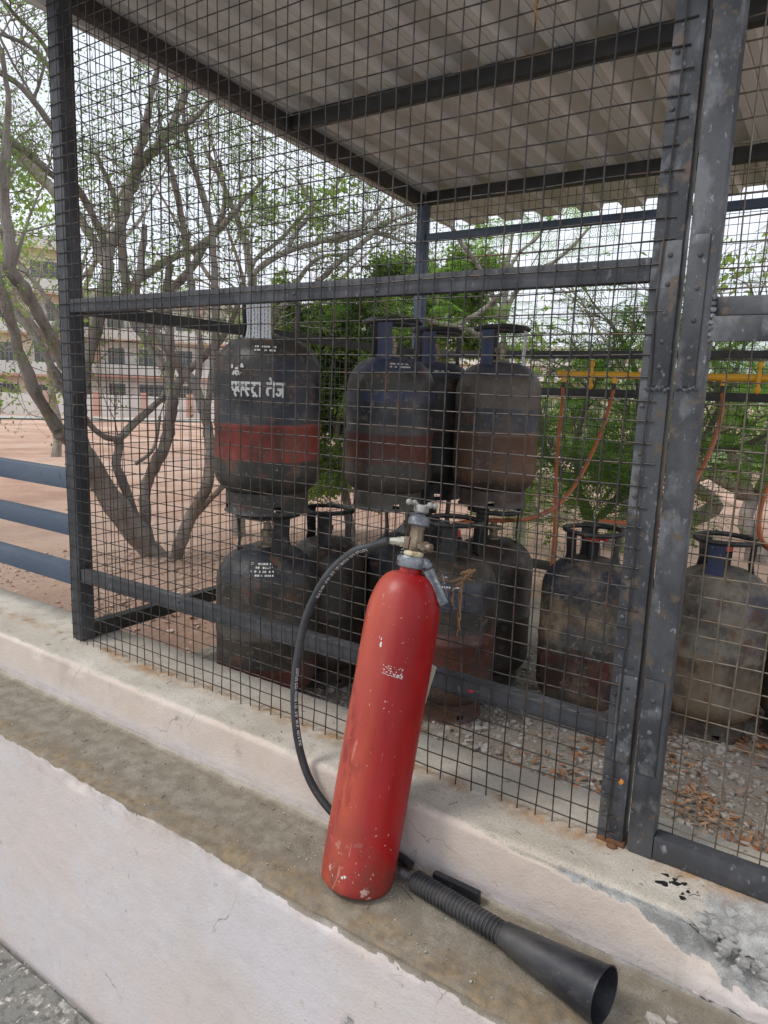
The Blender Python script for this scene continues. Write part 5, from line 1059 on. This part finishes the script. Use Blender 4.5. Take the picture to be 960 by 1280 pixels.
# far road strip and lawn
def strip(name, a, b_, w, m_, lift):
    a, b_ = Vector(a), Vector(b_); t = (b_-a).normalized(); s_ = Vector((t.y,-t.x,0))*w/2; V = []; n = 60
    for i in range(n+1):
        p = a.lerp(b_, i/n)
        for k in (-1,-.5,0,.5,1): q = p+s_*k; V.append((q.x, q.y, gz(q.x, q.y)+lift))
    tag(npmesh(name, V, [(i*5+j, i*5+j+1, i*5+j+6, i*5+j+5) for i in range(n) for j in range(4)], m_), kind='structure')
road_m = mat('pale far road', lin(.40,.37,.34), [(lin(.48,.43,.38), .4, .45, .6)], rough=.9); lawn_m = mat('lawn', lin(.10,.17,.04), [(lin(.16,.21,.06), .8, .45, .6)], rough=.9)
strip('road', (-52,4,0), (-18,52,0), 6, road_m, .05); strip('road_edge', (-47.6,5.5,0), (-15,49,0), .7, mat('pale blue green kerb paint', lin(.25,.45,.42), rough=.8), .09)
strip('lawn', (-14,30,0), (22,22,0), 12, lawn_m, .05)
# ---------------------------------------------------------------- person walking far off
def person(loc, rz_):
    sc = Matrix.Identity(4); root = empty('person', loc, 'person in a white shirt and dark trousers walking by the far compound wall', 'person'); root.rotation_euler = (0,0,rz_)
    V = {'pel':(0,0,.93,.13),'sp':(0,0,1.15,.14),'ch':(0,.01,1.36,.155),'nk':(0,.01,1.50,.06),'hd':(0,.02,1.60,.09),'ht':(0,.02,1.72,.075),
     'lh':(-.09,0,.90,.09),'lk':(-.10,.14,.50,.062),'la':(-.10,.06,.09,.045),'lt':(-.10,.20,.04,.04),'rh':(.09,0,.90,.09),'rk':(.10,-.02,.49,.062),'ra':(.10,-.28,.14,.045),'rt':(.10,-.18,.04,.04),
     'ls':(-.19,0,1.42,.06),'le':(-.24,-.10,1.15,.045),'lw':(-.24,-.04,.90,.034),'lf':(-.24,0,.82,.03),'rs':(.19,0,1.42,.06),'re':(.24,.08,1.15,.045),'rw':(.23,.20,.95,.034),'rf':(.22,.25,.88,.03)}
    E_ = [('pel','sp'),('sp','ch'),('ch','nk'),('nk','hd'),('hd','ht'),('pel','lh'),('lh','lk'),('lk','la'),('la','lt'),('pel','rh'),('rh','rk'),('rk','ra'),('ra','rt'),('ch','ls'),('ls','le'),('le','lw'),('lw','lf'),('ch','rs'),('rs','re'),('re','rw'),('rw','rf')]
    ks = list(V); me = bpy.data.meshes.new('body'); me.from_pydata([V[k][:3] for k in ks], [(ks.index(a), ks.index(b)) for a, b in E_], [])
    o = bpy.data.objects.new('body', me); COL.objects.link(o); o.parent = root; md = o.modifiers.new('skin', 'SKIN'); sk = me.skin_vertices[0].data
    for i, k in enumerate(ks): sk[i].radius = (V[k][3], V[k][3]); sk[i].use_root = (k == 'pel')
    o.modifiers.new('sub', 'SUBSURF').levels = 1
    M = bpy.data.materials.new('clothes and skin'); M.use_nodes = True; N = M.node_tree.nodes; L = M.node_tree.links; tc = N.new('ShaderNodeTexCoord'); sp = N.new('ShaderNodeSeparateXYZ'); L.new(tc.outputs['Object'], sp.inputs[0])
    mr = N.new('ShaderNodeMapRange'); mr.inputs[2].default_value = 2; L.new(sp.outputs['Z'], mr.inputs[0]); cr_ = N.new('ShaderNodeValToRGB'); e = cr_.color_ramp; e.interpolation = 'CONSTANT'; L.new(mr.outputs[0], cr_.inputs[0])
    e.elements[0].position = 0; e.elements[0].color = lin(.02,.02,.025); e.elements[1].position = .475; e.elements[1].color = lin(.72,.72,.72); x = e.elements.new(.755); x.color = lin(.20,.11,.07); x = e.elements.new(.825); x.color = lin(.01,.01,.01)
    L.new(cr_.outputs[0], N['Principled BSDF'].inputs['Base Color']); me.materials.append(M)
person((-49.19,29.93,gz(-49.19,29.93)+.09), 2.4)
